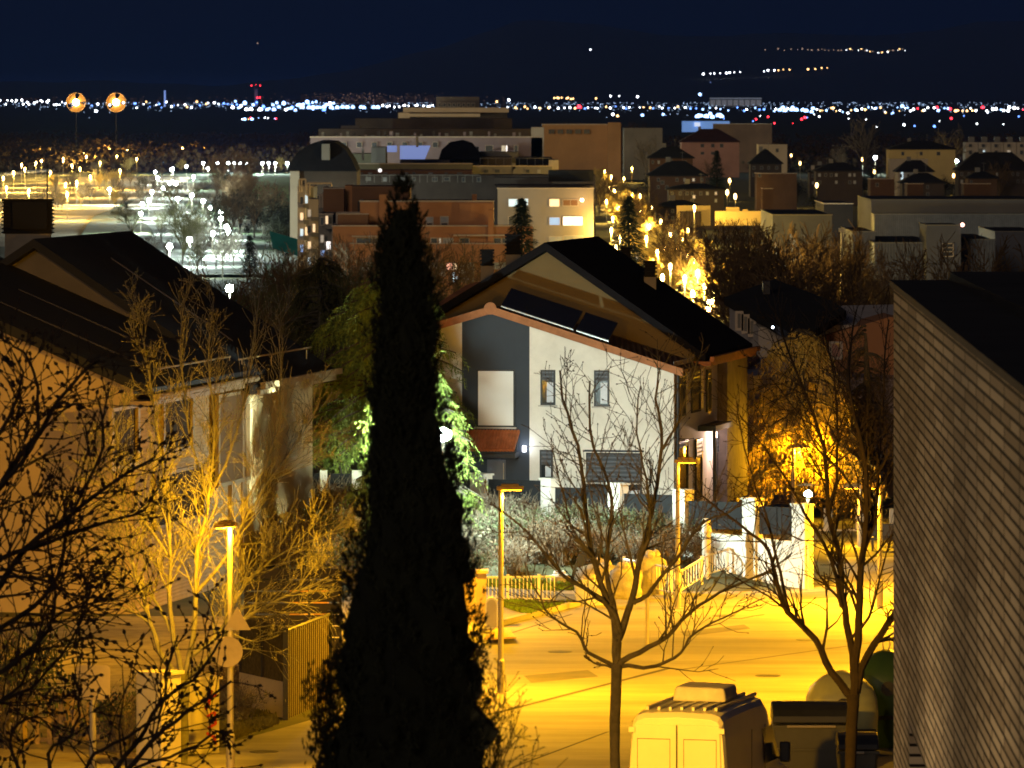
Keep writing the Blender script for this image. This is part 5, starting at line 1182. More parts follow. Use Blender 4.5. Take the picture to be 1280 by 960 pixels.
hip(852,924,177,161,2500,22,m_rose,m_red,'large rose brick building with a wide red hipped roof below the airport lights','building',wins=((876,880,180,184),(889,893,180,184),(900,904,180,184),(876,880,190,193),(889,893,190,193)),name='brick_block')
hip(812,866,197,183,1850,14,m_brn,m_dkr,'villa with a black hipped roof, uppermost beside the yellow tree lined street','house',wins=((838,840,199,203),))
hip(812,882,219,201,1560,14,m_brn,m_dkr,'brown walled villa with a black hipped roof and pale chimneys above the glowing street','house',wins=((826,830,226,230),(868,871,244,249,DIM)))
hip(836,905,236,229,1420,12,m_drk,m_dkr,'long low dim house in front of the brown villa','house',wins=((866,869,244,248,DIM),))
hip(820,878,258,250,1300,10,m_drk,m_dkr,'low dark house whose garden wall glows amber','house')
hip(938,977,204,187,1950,12,m_drk,m_dkr,'dark steep roofed house left of the flat roofed white one','house',rid=.42)
hip(1012,1050,214,206,1900,12,m_drk,m_dkr,'small dark roofed house with a pale corner near the middle lamps','house',wins=((1014,1018,207,214,m_bei),))
hip(1020,1078,213,203,1750,12,m_drk,m_dkr,'black roofed house left of the white bare tree lamp','house')
hip(1112,1194,186,176,2250,20,m_yel,m_dkr,'yellow lit villa with a broad black hipped roof at right','house',wins=((1127,1130,190,194),(1171,1175,190,194),(1150,1153,190,194)))
hip(1122,1166,214,200,1800,13,m_bei,m_dkr,'small house with a white lit front and black hipped roof','house',rid=.3,wins=((1130,1147,214,224,m_shut),(1126,1129,214,226,COOL)))
hip(1128,1180,228,216,1650,12,m_drk,m_dkr,'dark house in front of the small white lit one','house')
hip(1198,1290,212,190,1750,14,m_drk,m_dkr,'large black hipped roof house at the right edge','house',rid=.25)
hip(1210,1246,222,214,1600,10,m_brn,m_dkr,'brown gable house at the right above the grey long shed','house',wins=((1232,1235,230,240,m_rose),))
def flatb(px0,px1,yt,Y,dep,mt,label,name='flat_roof_house',wins=(),yb=None,cat='house'):
    T=thing(name,label,cat,(XP((px0+px1)/2,Y),Y,prof(Y))); blk(T,px0,px1,yt,Y,dep,mt,rim=.12,yb=yb)
    X0,X1=XP(px0,Y),XP(px1,Y); z=ZP(yt,Y); mb=MB(); mb.box(X0+.3,Y+.3,z,X1-.3,Y+dep-.3,z+.06); build(mb,'roof',m_dkr,T)
    for wn in wins: fw(T,wn[0],wn[1],wn[2],wn[3],Y,wn[4] if len(wn)>4 else m_win,fr=m_gry)
flatb(948,984,181,2000,14,m_bei,'flat roofed pale house in the middle of the dark villas',wins=((955,958,186,190),(970,973,186,190)))
flatb(893,965,155,2700,20,m_brn,'tan civic building right of the red hipped roof')
flatb(946,996,217,1500,12,m_brn,'brown flat block below the round amber lamp',wins=((948,951,216,221),))
flatb(953,966,236,1400,8,m_brn,'narrow orange lit wall block beside the glowing yard')
flatb(1088,1118,224,1350,10,m_brn,'low orange brown house wall left of the dark gap',wins=((1095,1098,229,233),))
flatb(1134,1154,230,1300,8,m_brn,'small orange brown wall block above the long grey shed')
flatb(1205,1238,230,1300,8,m_brn,'orange brown garden wall block right of the round yellow lamp')
flatb(1112,1160,199,1900,10,m_bei,'dim beige upper wall behind the white lit house')
# row houses with chimneys
RW=thing('terraced_houses','row of pale terraced houses with square chimneys at the far right','houses',(XP(1245,2500),2500,-16))
for i in range(6):
    a=1207+i*16; blk(RW,a,a+15.4,178,2500,15,m_bei,name='house_front'); blk(RW,a+4,a+11,171,2506,3,m_gry,yb=178,name='chimney'); fw(RW,a+4,a+8,188,193,2499,[m_win,COOL,m_win,DIM,m_win,m_win][i]); fw(RW,a+4,a+8,180,184,2499,m_win)
# lit garden wall and yard
Y=1230; T=thing('yard_wall','bright yellow lit garden wall with a rounded car canopy beside the street lamp','wall',(XP(930,Y),Y,-13)); blk(T,894,965,264,Y,1,m_yel,yb=282); blk(T,908,924,259,Y+3,4,m_yel,yb=266,name='canopy'); blk(T,928,935,262,Y+2,2,m_yel,yb=266,name='gate_post')
Y=1260; T=thing('yard_wall','dim ochre wall behind the glowing trees, left of the yard','wall',(XP(868,Y),Y,-13)); blk(T,846,888,257,Y,1,m_yel,yb=282); blk(T,850,876,264,Y-1,1,m_drk,yb=284,name='hedge_panel')
# grey sheds
m_shed=ribmat('grey_cladding',(.10,.105,.12),'X',.9,.6,.02,.8); m_shed2=mat('grey_panel',(.10,.105,.125),.8,.12,.08); SHEDM+=[m_shed,m_shed2,m_brn]
def shedb(label,parts,Yb):
    T=thing('warehouse',label,'warehouse',(XP(parts[0][0],Yb),Yb,prof(Yb)))
    for x0,x1,yt,Yq,dep,mt,yb in parts:
        blk(T,x0,x1,yt,Yq,dep,mt,yb=yb,rim=.12)
        X0,X1=XP(x0,Yq),XP(x1,Yq); z=ZP(yt,Yq); mb=MB(); mb.box(X0+.3,Yq+.3,z,X1-.3,Yq+dep-.2,z+.05); build(mb,'roof',m_dkr,T)
    return T
shedb('pale grey warehouse wall with a dark sloping roof at the left end of the sheds',[(966,1040,269,940,45,m_shed2,330),(1030,1066,255,1050,30,m_dkr,330)],940)
shedb('long grey warehouse spanning to the right edge behind the lower sheds',[(1089,1300,250,1150,45,m_shed2,330),(1093,1300,268,1120,10,m_shed,330)],1150)
t=shedb('grey warehouse with a raised box and a three slat window, nearest of the sheds',[(1093,1170,304,820,40,m_shed,360),(1066,1094,290,832,28,m_shed2,360),(1158,1201,282,812,14,m_shed2,360),(1201,1244,300,818,35,m_shed,360),(1244,1300,290,850,30,m_shed2,360)],820)
fw(t,1179,1191,305,320,811.8,m_win,fr=m_rim); mb=MB(); 
for z in (309,314): mb.box(XP(1179,811.6),811.5,ZP(z+1,811.6),XP(1191,811.6),811.62,ZP(z,811.6))
build(mb,'louvre',m_rim,t)
mb=MB(); mb.ball(W(1203,281,812),.25,6,4); build(mb,'roof_lamp',emis('red_white_lamp',(1,.5,.4),6,False),t)
Y=560; x=XP(1052,Y); T=thing('lamp_mast','tall thin unlit lamp mast before the grey warehouses','lamp mast',(x,Y,prof(Y))); mb=MB(); mb.tube([(x,Y,prof(Y)),(x,Y,ZP(290,Y))],[.14,.08],8); build(mb,'mast',m_steel,T); mb=MB(); mb.box(x-.25,Y-.1,ZP(290,Y),x+.25,Y+.1,ZP(285,Y)); build(mb,'lamp_head',m_steel,T)
# neighbouring houses right behind the white house
Y=262; NB=thing('neighbour_house','pale house with a black roof and brown gable behind the bare tree at right','house',(XP(1000,Y),Y,0))
mb=MB(); mb.prism([W(912,385,Y+8),W(948,409,Y-3),W(948,700,Y-3),W(912,700,Y+8)],(9,6,0)); build(mb,'wall',m_white2,NB)
mb=MB(); mb.prism([W(905,381,Y+9),W(945,401,Y-3.5),W(1000,434,Y-8),W(1058,398,Y),W(1040,385,Y+8),W(968,358,Y+14)],(0,0,.3)); build(mb,'roof',m_dkr,NB)
mb=MB(); mb.prism([W(1009,426,Y-2),W(1113,396,Y-2),W(1200,420,Y-2),W(1200,500,Y-2),W(1009,500,Y-2)],(0,5,0)); build(mb,'gable_wall',m_or,NB)
mb=MB(); mb.prism([W(940,460,Y-9),W(1032,462,Y-9),W(1032,700,Y-9),W(940,700,Y-9)],(0,7,0)); build(mb,'wall',mat('taupe_render',(.26,.21,.16),.9,.2,.5),NB)
mb=MB(); mb.prism([W(1032,470,Y-7),W(1200,480,Y-7),W(1200,700,Y-7),W(1032,700,Y-7)],(0,5,0)); build(mb,'wall',mat('mauve_wall',(.30,.24,.23),.9,.2,.5),NB)
for a,b,c,d in ((922,926,392,410),(930,934,396,414),(938,942,401,418)): fw(NB,a,b,c,d,Y-1,m_gry)
for a,b,c,d,mt in ((1040,1050,430,446,m_rose),(1046,1056,540,585,m_shut),(1064,1078,500,540,m_win),(1085,1100,560,600,m_win),(952,966,520,560,m_win)): fw(NB,a,b,c,d,Y-9.1,mt)
mb=MB(); mb.box(XP(961,Y),Y+6,ZP(380,Y),XP(970,Y),Y+7,ZP(357,Y)); build(mb,'chimney',m_dark,NB)
mb=MB(); mb.ball(W(966,409,Y-6),.05,6,4); build(mb,'wall_lamp',emis('small_white_lamp',(.7,.8,1),20),NB)
Y=250; T=thing('neighbour_house','slice of orange lit tiled roof left behind the white house gable','house',(XP(565,Y),Y,0)); mb=MB(); mb.prism([W(536,386,Y),W(583,356,Y+6),W(625,346,Y+6),W(590,385,Y)],(0,0,-.3)); build(mb,'roof',mat('orange_tile_roof',(.48,.19,.07),.9,.25,1.2,.3),T); mb=MB(); mb.prism([W(538,390,Y+1),W(600,390,Y+1),W(600,460,Y+1),W(538,460,Y+1)],(0,5,0)); build(mb,'wall',m_gable,T)
Y=240; T=thing('terrace_extension','next terraced house continuing behind the white one, with a sloping white top edge','house',(XP(920,Y),Y,0))
mb=MB(); mb.prism([W(905,455,Y),W(942,470,Y-3),W(942,660,Y-3),W(905,660,Y)],(2,8,0)); build(mb,'wall',m_white2,T); mb=MB(); mb.prism([W(908,452,Y-1),W(938,440,Y+4),W(950,452,Y+2),W(925,468,Y-3)],(0,0,.15)); build(mb,'roof',m_terra,T)
# ================================================================ trees of the middle and far distance
def bare_proto(name,seed,h,rad,mt,lev=3,kids=4,rmin=.03):
    rng=random.Random(seed); T=thing(name,'','tree',(0,0,0)); t=MB(); c=MB()
    t.tube([(0,0,-.5),(0,0,h*.3)],[h*.022,h*.016],7); build(t,'trunk',m_bark,T,local=True)
    cfg=dict(kids=kids,rmin=rmin,wob=.12,up=.06,ang=(20,50),ls=(.5,.75),t0=.15)
    for i in range(6):
        a=6.28*i/6+rng.uniform(-.4,.4); d=Vector((math.cos(a)*rad/h*1.3,math.sin(a)*rad/h*1.3,1)).normalized(); grow(c,rng,(0,0,h*rng.uniform(.18,.3)),d,h*rng.uniform(.45,.68),h*.012,lev,cfg)
    build(c,'crown',mt,T,local=True); return T
def leafy_proto(name,seed,h,rad,mt,n=900,cone=False):
    rng=random.Random(seed); T=thing(name,'','tree',(0,0,0)); t=MB(); t.tube([(0,0,-.5),(0,0,h*.8)],[h*.025,h*.006],7); build(t,'trunk',m_barkn,T,local=True); f=MB()
    if cone:
        for i in range(n):
            z=h*(.08+.9*rng.random()**1.2); lay=.6+.4*abs(math.sin(z/h*26)); r=rad*(1-z/h)**.85*lay; a=rng.uniform(0,6.28); q=r*rng.uniform(.35,1.05)
            p=Vector((math.cos(a)*q,math.sin(a)*q,z-q*.18)); f.leaf(p,Vector((math.cos(a),math.sin(a),-.35))*h*.055*rng.uniform(.6,1.4),h*.022,Vector((-math.sin(a),math.cos(a),rng.uniform(-.3,.3))))
    else:
        cl=[(Vector((rng.gauss(0,rad*.45),rng.gauss(0,rad*.45),h*rng.uniform(.3,.9))),rng.uniform(.15,.35)*rad) for _ in range(14)]
        for i in range(n):
            c,r=rng.choice(cl); p=c+Vector((rng.gauss(0,r),rng.gauss(0,r),rng.gauss(0,r))); f.leaf(p,Vector((rng.gauss(0,1),rng.gauss(0,1),rng.gauss(0,1))).normalized()*h*.05,h*.03,Vector((rng.gauss(0,1),rng.gauss(0,1),rng.gauss(0,1))).normalized())
    build(f,'crown',mt,T,local=True); return T
m_twb=mat('far_twig_brown',(.11,.07,.035),.9,.25,.4); m_twg=mat('far_twig_olive',(.10,.095,.035),.9,.3,.3); m_twy=mat('far_twig_gold',(.40,.30,.10),.9,.25,.5); m_twp=mat('far_twig_pale',(.16,.14,.11),.9,.25,.5)
P_=dict(b=bare_proto('bare_tree',41,10,3.2,m_twb,3,4,.028),o=bare_proto('bare_tree',42,9,3.6,m_twg,3,5,.022),y=bare_proto('bare_tree',43,7,2.6,m_twy,2,6,.045),p=bare_proto('bare_tree',44,7,2.0,m_twp,2,5,.035),
 c=leafy_proto('conifer_tree',45,11,3.4,mat('far_conifer',(.02,.035,.02),.95,.3,.5),2600,True),d=leafy_proto('dark_tree',46,8,3.2,mat('far_dark_leaf',(.022,.024,.012),.95,.3,.4),1100))
for k in P_: index(P_[k])
fresh=set(P_)
def put(k,p,s,label,group,rz=None,sz=None):
    rz=rng.uniform(0,6) if rz is None else rz; s3=(s,s,s*(sz or 1))
    if k in fresh:
        fresh.discard(k); o=P_[k]; o.location=p; o.scale=s3; o.rotation_euler=(0,0,rz); o['label']=label; o['group']=group; return o
    return dup(P_[k],p,label,rz,s3,group)
rng=random.Random(99)
def pt(px,Y): x=XP(px,Y); return Vector((x,Y,gz(x,Y)))
# wood between the cream house and the apartments
for i in range(30):
    Y=rng.uniform(290,560); px=rng.uniform(292,545); zt=ZP(rng.uniform(325,365)+(Y<380)*20+(px<350)*18,Y); p=pt(px,Y); h=zt-p.z
    if h<3.5 or h>14: continue
    k='o' if rng.random()<.65 else 'b'; put(k,p,h/9.5,'olive brown bare trees massed between the cream house and the orange apartments','trees before the orange apartments')
for px,Y,h in ((590,560,7),(560,600,8),(520,640,8.5),(480,640,8),(440,650,8),(610,640,7),(405,700,7),(380,720,7)):
    put('b',pt(px,Y),h/9.5,'bare brown trees at the foot of the orange apartments','trees at the foot of the orange apartments')
put('c',W(652,345,800),1.0,'tall dark fir between the orange and the beige apartment blocks','firs'); P_['c'].location.z=ZP(245,800)-11
o=put('c',pt(786,780),.9,'dark fir standing in the glowing yellow street','firs'); o.location.z=ZP(243,780)-11*.9
o=put('c',pt(312,900),.5,'small dark fir at the lower edge of the white lit park','firs'); o.location.z=ZP(292,900)-11*.5
o=put('c',pt(896,1500),.8,'dark pointed fir beside the red hipped roof building','firs'); o.location.z=ZP(178,1700)-9
# brown poplars before the grey sheds and right
for i in range(26):
    Y=rng.uniform(420,700); px=rng.uniform(912,1120); top=rng.uniform(292,335) if px<1060 else rng.uniform(325,350); p=pt(px,Y); h=ZP(top,Y)-p.z
    if h<3: continue
    put('b',p,h/11.2,'hazy brown bare trees in front of the grey warehouses','brown trees before the warehouses',sz=1.1)
for px,Y,top in ((1130,330,352),(1160,420,330),(1215,430,325),(1250,400,330)):
    p=pt(px,Y); put('b',p,max(3,ZP(top,Y)-p.z)/9.8,'brown bare trees just beyond the brick building roof','trees beyond the brick roof')
# street trees of the glowing road and its sodium lamps
m_sod=emis('sodium_bulb',(1,.62,.20),45); m_sodf=emis('sodium_bulb_far',(1,.60,.20),14)
m_ledf=emis('led_bulb',(.80,.92,1),220)
def lampproto(name,mt,r,hgt,sq=(1,1,1),pw=0,pc=LED):
    T=thing(name,'','street lamp',(0,0,0)); mb=MB(); mb.tube([(0,0,0),(0,0,hgt)],[.07,.05],6); build(mb,'post',m_steel,T,local=True); mb=MB(); mb.ball((0,0,hgt+r*sq[2]*.6),r,8,5,sq); build(mb,'bulb',mt,T,local=True)
    if pw: pointlight(T,(0,0,hgt-.15),pc,pw,.25)
    index(T); return T
LS=lampproto('distant_street_lamp',m_sod,.24,4.6,(.8,.8,1.7),24000,SODW); LW=lampproto('park_lamp',m_ledf,.40,4.2,(1,1,1),60000); LSf=lampproto('distant_street_lamp',m_sodf,.42,5.5,(.8,.8,1.6),4500,SODW); LSY=lampproto('distant_street_lamp',m_sod,.30,6.0,(.8,.8,1.5),85000,SODW)
fr2={id(LS),id(LW),id(LSf),id(LSY)}
def lampput(pr,p,label,group,s=1):
    if id(pr) in fr2: fr2.discard(id(pr)); pr.location=p; pr.scale=(s,)*3; pr['label']=label; pr['group']=group; return pr
    return dup(pr,p,label,None,s,group)
def lamp_at(pr,px,py,hh,label,group,s=1,Ymax=3800):
    """lamp whose bulb shows at a pixel: find the distance where its post stands on the ground"""
    Y=500
    while Y<Ymax:
        if ZP(py,Y)-gz(XP(px,Y),Y)<=hh*s: break
        Y*=1.01
    x=XP(px,Y); return lampput(pr,Vector((x,Y,gz(x,Y))),label,group,s)
road_px=[(744,196),(754,203),(756,215),(764,222),(762,236),(768,240),(758,254),(774,262),(790,245),(766,275),(764,290),(800,268),(812,285),(826,280),(838,296),(852,302),(860,290),(846,316),(790,212),(780,225),(800,246),(815,262),(830,312),(858,322),(808,300),(828,350),(866,372),(786,282),(868,330),(872,345),(856,352),(880,362),(892,374),(838,336),(822,318),(770,312),(775,300),(886,398)]
for px,py in road_px:
    lamp_at(LS,px,py,4.6,'amber street lamps along the glowing tree lined street','lamps of the glowing street')
for i in range(105):
    t=rng.random(); px=742+t*140+rng.uniform(-14,30)*(.5+t); py=215+t*175+rng.uniform(-25,18); Y=YG(px,min(395,py+24)); p=pt(px,Y)
    put('y' if rng.random()<.95 else 'b',p,rng.uniform(.55,.95),'lit golden bare trees lining the glowing street','trees of the glowing street')
# road surface of that street and park ground
def gsheet(name,L,m,dz=.15,kind='structure'):
    mb=MB(); rows=[]
    for (pl,pr,py) in L:
        Y=YG((pl+pr)/2,py); rows.append([(XP(pl+(pr-pl)*i/8,Y),Y) for i in range(9)])
    out=[]
    for a,b in zip(rows,rows[1:]):
        for k in range(8):
            t=k/8; out.append([(x0+(x1-x0)*t,y0+(y1-y0)*t) for (x0,y0),(x1,y1) in zip(a,b)])
    out.append(rows[-1])
    for r in out:
        for x,y in r: mb.v.append((x,y,gz(x,y)+dz))
    for j in range(len(out)-1):
        for i in range(8): mb.f.append((j*9+i,j*9+i+1,(j+1)*9+i+1,(j+1)*9+i))
    o=build(mb,name,m); o['kind']=kind
gsheet('far_road',[(850,905,399),(835,890,370),(800,860,330),(765,815,290),(748,785,255),(738,770,225),(735,760,205)],mat('far_asphalt',(.22,.20,.17),.9,.35,.12),.2)
gsheet('park_lawn',[(60,345,345),(80,345,325),(90,345,305),(100,345,285),(110,345,265),(120,360,245),(150,362,225),(180,365,208)],mat('park_turf',(.06,.10,.035),.95,.45,.06,c2=(.025,.05,.015)),.1)
gsheet('plaza',[(-30,140,310),(-30,120,292),(-30,125,275),(-30,140,262),(-30,165,250),(-30,215,240),(40,232,230),(90,240,222)],mat('plaza_ground',(.34,.27,.19),.9,.25,.05),.25)
gsheet('park_path',[(190,330,345),(180,330,325),(150,320,312),(165,310,298),(170,285,285),(160,262,272),(150,235,262),(168,225,252),(190,235,243),(195,262,233)],mat('park_paving',(.36,.37,.35),.9,.45,.08,c2=(.13,.14,.11)),.25)
gsheet('lawn',[(318,362,262),(316,362,250),(315,361,238),(318,362,228),(330,362,219)],mat('lawn_green',(.07,.20,.03),.95,.3,.1),.4)
gsheet('scrub_lawn',[(100,190,300),(105,190,290),(110,182,282),(118,178,272),(140,185,264)],mat('park_scrub',(.09,.10,.04),.95,.4,.1),.5)
gsheet('park_path',[(285,330,200),(300,360,205),(330,360,212)][::-1],mat('park_paving',(.36,.37,.35),.9,.45,.08),.3)
for px,py in ((868,258),): lampput(LS,W(px,py,1222)+Vector((0,0,-5)),'amber lamp over the dim ochre wall left of the yard','lamps of the garden wall',1)
# white park lamps, in rows
park=[(137,238),(190,241),(194,216),(197,224),(204,237),(214,213),(212,230),(216,212),(233,209),(220,231),(242,222),(254,205),(260,212),(272,202),(285,190),(293,201),(308,197),(328,192),(336,185),(344,186),(359,186),(382,184),(178,257),(176,269),(240,246),(254,254),(263,261),(276,268),(276,276),(285,291),(266,295),(237,302),(212,310),(283,286),(186,252),(287,364),(222,250),(300,195)]
for px,py in park: lamp_at(LW,px,py,4.2,'white park lamps shining over the pale paths and lawns','white park lamps',Ymax=2600)
lamp_at(LW,1094,195,4.2,'white lamp glowing in a bare tree left of the yellow villa','lone white lamps',1.5,2600)
for px,py in ((1213,194),(1226,193),(1252,194),(1196,200)): lamp_at(LW,px,py,4.2,'white lamps in front of the terraced houses at right','lamps before the terraced houses',1.2,2600)
lamp_at(LW,887,380,4.2,'white lamp at the lower end of the glowing street','street end lamp',.6)
lamp_at(LW,1068,340,4.2,'tiny white lamp by the brown trees left of the warehouse','tiny lamps',.12)
# amber lamps of the plaza and beyond
plaza=[(4,224),(17,217),(27,207),(31,212),(45,205),(52,202),(79,200),(105,193),(108,197),(116,191),(137,188),(63,217),(96,230),(113,222),(84,245),(200,178),(216,178),(228,184),(234,179),(244,179),(159,189),(171,200),(36,240),(82,232),(366,175),(100,212),(150,215),(8,236),(125,205),(60,190),(146,196),(90,208)]
for px,py in plaza: lamp_at(LSY,px,py,6.0,'amber lamps on tall posts round the orange lit plaza','plaza lamps',Ymax=3400)
for px,py in ((912,228),(919,248),(989,196),(1000,206),(1021,234),(1078,201),(1093,217),(1192,222),(909,243),(742,176),(726,190),(770,185),(682,187),(889,238),(1175,208)): lamp_at(LSf,px,py,5.5,'amber lamps scattered among the dark villas','lamps among the villas',Ymax=3000)
# crowns lit amber near the plaza
for i in range(52):
    r_=rng.random()
    if r_<.6: px=rng.uniform(0,240); py=190+rng.uniform(0,22)
    elif r_<.85: px=rng.uniform(255,385); py=rng.uniform(198,210)
    else: px=rng.uniform(60,160); py=rng.uniform(225,265)
    Y=YG(px,py+6); put('y',pt(px,Y),rng.uniform(.7,1.15),'amber lit bare trees around the plaza and car park','trees around the plaza')
for i in range(46):
    px=rng.uniform(150,330); py=rng.uniform(222,345); Y=YG(px,py+6)
    if px>300 and py<280: continue
    k='p' if rng.random()<.6 else ('d' if rng.random()<.4 else 'o'); put(k,pt(px,Y),rng.uniform(.45,.95) if k!='d' else rng.uniform(.25,.45),'pale bare trees and bushes in the white lit park','trees of the white lit park')
for i in range(44):
    px=rng.uniform(268,350); py=rng.uniform(215,300); Y=YG(px,py+4)
    if px>316 and py<262: continue
    put('b' if rng.random()<.7 else 'd',pt(px,Y),rng.uniform(.7,1.1),'dark brown trees between the white park and the green lawn','dark trees beside the lawn')
for i in range(20):
    px=rng.uniform(345,362); py=rng.uniform(262,330); Y=YG(px,py); put('d',pt(px,Y),rng.uniform(.4,.8),'dark bushes at the foot of the pale tower','bushes below the tower')
# dark gardens among the villas
for i in range(70):
    px=rng.uniform(800,1285); py=rng.uniform(188,258); Y=YG(px,py+10); k='d' if rng.random()<.6 else 'b'
    put(k,pt(px,Y),rng.uniform(.6,1.05),'dark garden trees between the villas','garden trees of the villas')
for i in range(30):
    px=rng.uniform(690,800); py=rng.uniform(172,205); Y=YG(px,py+6); put('b',pt(px,Y),rng.uniform(1.0,1.7),'tall brown trees before the long amber lit block','trees before the amber block')
for px,Y,h in ((1080,2300,17),(1190,2350,14),(808,2250,12),(1170,2400,12)): put('p',pt(px,Y),h/6.8,'tall pale poplar like bare trees beyond the villas','pale tall trees',sz=1.2)
for i in range(34):
    px=rng.uniform(20,205); py=rng.uniform(212,262); Y=YG(px,py+4); put('p',pt(px,Y),rng.uniform(.45,.7),'slim young trees standing on the orange lit plaza','young trees on the plaza',sz=1.2)
for px in (905,921,950): put('b',pt(px,1190),.5,'bare trees before the yellow garden wall','trees before the yellow wall')
# parked cars of the plaza and street
def carproto():
    T=thing('parked_car','','car',(0,0,0)); mb=MB()
    P=[(-2.1,.3),(-2.1,.85),(-1.7,.95),(-1.1,1.42),(.7,1.45),(1.3,.98),(2.05,.85),(2.15,.3)]
    mb.prism([(x,-.85,z) for x,z in P],(0,1.7,0)); build(mb,'body',mat('car_paint',(.25,.25,.27),.3,.1,1,spec=.6),T,local=True,bev=.08)
    mb=MB(); mb.prism([(x,-.87,z) for x,z in ((-1.5,.98),(-1.05,1.35),(.65,1.38),(1.1,1.0))],(0,1.74,0)); build(mb,'window',m_glass,T,local=True)
    for x in (-1.35,1.35):
        for y in (-.9,.72): mb=MB(); mb.tube([(x,y,.32),(x,y+.18,.32)],.32,12); build(mb,'wheel',m_dark,T,local=True)
    index(T); return T
CP=carproto(); firstc=True
cars=[(x,218-(x-10)*.10) for x in range(2,120,9)]+[(120+i*8,203+rng.uniform(-2,2)) for i in range(8)]+[(800,320),(812,326),(826,333),(838,340),(816,290),(846,350),(856,360),(780,305),(790,312),(870,368)]+[(322,207),(330,207),(318,209)]
for px,py in cars:
    Y=YG(px,py+3); p=pt(px,Y); p.z+=.2; g=('cars parked along the plaza' if px<250 else 'cars by the lawn' if px<400 else 'cars on the glowing street')
    lab={'cars parked along the plaza':'small dark cars parked in line beyond the orange plaza','cars by the lawn':'cars parked behind the green lawn','cars on the glowing street':'cars parked under the trees of the glowing street'}[g]
    if firstc: CP.location=p; CP['label']=lab; CP['group']=g; firstc=False
    else: dup(CP,p,lab,rng.uniform(-.4,.4),None,g)
# far-off wood that reads as one mass
mb=MB(); r2=random.Random(4)
for i in range(5200):
    Y=2700*(6500/2700)**(r2.random()**1.3); px=r2.uniform(-60,520) if r2.random()<.8 else r2.uniform(520,1340); x=XP(px,Y)
    if 380<px<700 and Y<2600: continue
    z=gz(x,Y); h=r2.uniform(3,7)*(1+.4*math.sin(x*.02)*math.sin(Y*.004))
    for k in range(9):
        a=r2.uniform(0,6.28); p=Vector((x+r2.gauss(0,3.5),Y+r2.gauss(0,4),z+h*r2.uniform(.1,1.2))); mb.octa(p,r2.uniform(.5,1.5),None,Vector((r2.gauss(0,1),r2.gauss(0,1),r2.gauss(0,1))).normalized())
o=build(mb,'far_woodland',mat('far_wood_brown',(.075,.045,.018),.95,.45,.02,c2=(.022,.015,.008))); o['kind']='stuff'; o['label']='brown far-off wood spreading below the horizon lights'

# ================================================================ horizon lights
def dl(name,c,s): return emis(name,c,s,False)
C_W=dl('far_white',(.85,.93,1),12); C_B=dl('far_blue',(.13,.30,1),6); C_BB=dl('far_blue_bright',(.30,.52,1),7); C_A=dl('far_amber',(1,.58,.22),7); C_R=dl('far_red',(1,.03,.05),9); C_D=dl('far_dim',(.75,.55,.42),1.0); C_D2=dl('far_dim_blue',(.22,.35,.85),1.2)
FL={}
def far_light(px,py,r,mt,Y=None,label=None,group='lights'):
    """a light head on a mast standing on the far plain; r in picture pixels"""
    if Y is None:
        Y=YG(px,py+1.2) if py>131 else 30000
        Y=min(Y,33000)
    p=W(px,py,Y); R_=r*Y/F
    key=(mt.name,)
    if key not in FL:
        mb=MB(); mb.ball((0,0,0),1,8,5); o=build(mb,'distant_light',mt,local=True); tagit(o,label,'light',group); FL[key]=o
        if len(FL)>0: o.location=p; o.scale=(R_,)*3; return
    o=FL[key].copy(); col.objects.link(o); o.location=p; o.scale=(R_,)*3; o['label']=label; o['group']=group
rng=random.Random(123)
def band(n,x0,x1,y0,y1,mts,r0,r1,label,group):
    for i in range(n):
        x=x0+(x1-x0)*(i+rng.random())/n; far_light(x,rng.uniform(y0,y1),rng.uniform(r0,r1),rng.choice(mts),None,label,group)
band(20,0,80,125,131,[C_W],.7,1.3,'white lights at the far left of the horizon','far left horizon lights')
band(10,80,170,128,133,[C_W,C_W,C_B],.6,1.3,'white lights between and beside the two orange glowing discs','lights by the orange discs')
band(26,165,300,127,135,[C_W,C_W,C_B,C_A],.6,1.3,'white and blue lights left of the control tower','horizon lights left of the tower')
band(40,290,420,126,138,[C_BB,C_B,C_W,C_BB],1.2,2.7,'blue white lights around the control tower','horizon lights around the tower')
band(14,372,475,134,134.8,[C_BB],2.4,3.1,'even row of big blue floodlights right of the control tower','row of blue floodlights')
band(14,475,545,131.5,134,[C_W],.7,1.4,'white lights before the highest flat roofed block','lights before the highest block')
band(8,300,350,147,149,[C_BB,C_A,C_R,C_W],.5,1.2,'small mixed lights below the control tower','lights below the tower')
band(34,632,860,133,136,[C_W,C_A,C_B,C_W,C_A],.7,1.4,'line of white and amber lights right of the highest block','horizon lights in the middle')
band(8,690,720,122,124,[C_A],.9,1.4,'short amber row above the middle horizon line','short amber row')
band(16,860,985,134,139,[C_W,C_B,C_BB],.8,1.4,'dense white lights left of the bright field','white lights near the bright field')
band(10,868,905,142,147,[C_BB],2.4,3.2,'big blue white floodlights over the bright sports field','floodlights of the sports field')
band(10,970,1020,134,140,[C_BB],2.2,3.0,'cluster of big blue white lights right of the long hangar','cluster beside the hangar')
band(30,1015,1140,134,143,[C_W,C_W,C_A,C_BB],.6,1.6,'white lights of the right horizon','right horizon lights')
band(30,1140,1280,134,141,[C_W,C_W,C_BB,C_A,C_R],.8,2.0,'white lights along the viaduct at the right edge','viaduct lights')
band(16,900,1280,143,160,[C_W,C_B,C_W,C_R],.5,1.0,'scattered small lights over the dark plain at right','scattered plain lights')
for x,y,r in ((1002,149,1.4),(1006,147,1.6),(945,149,1.1),(960,146,1.1),(968,154,1.0),(1189,148,1.5),(1197,138,1.3),(724,134,2.8)): far_light(x,y,r,C_R,None,'red lights on the horizon','red horizon lights')
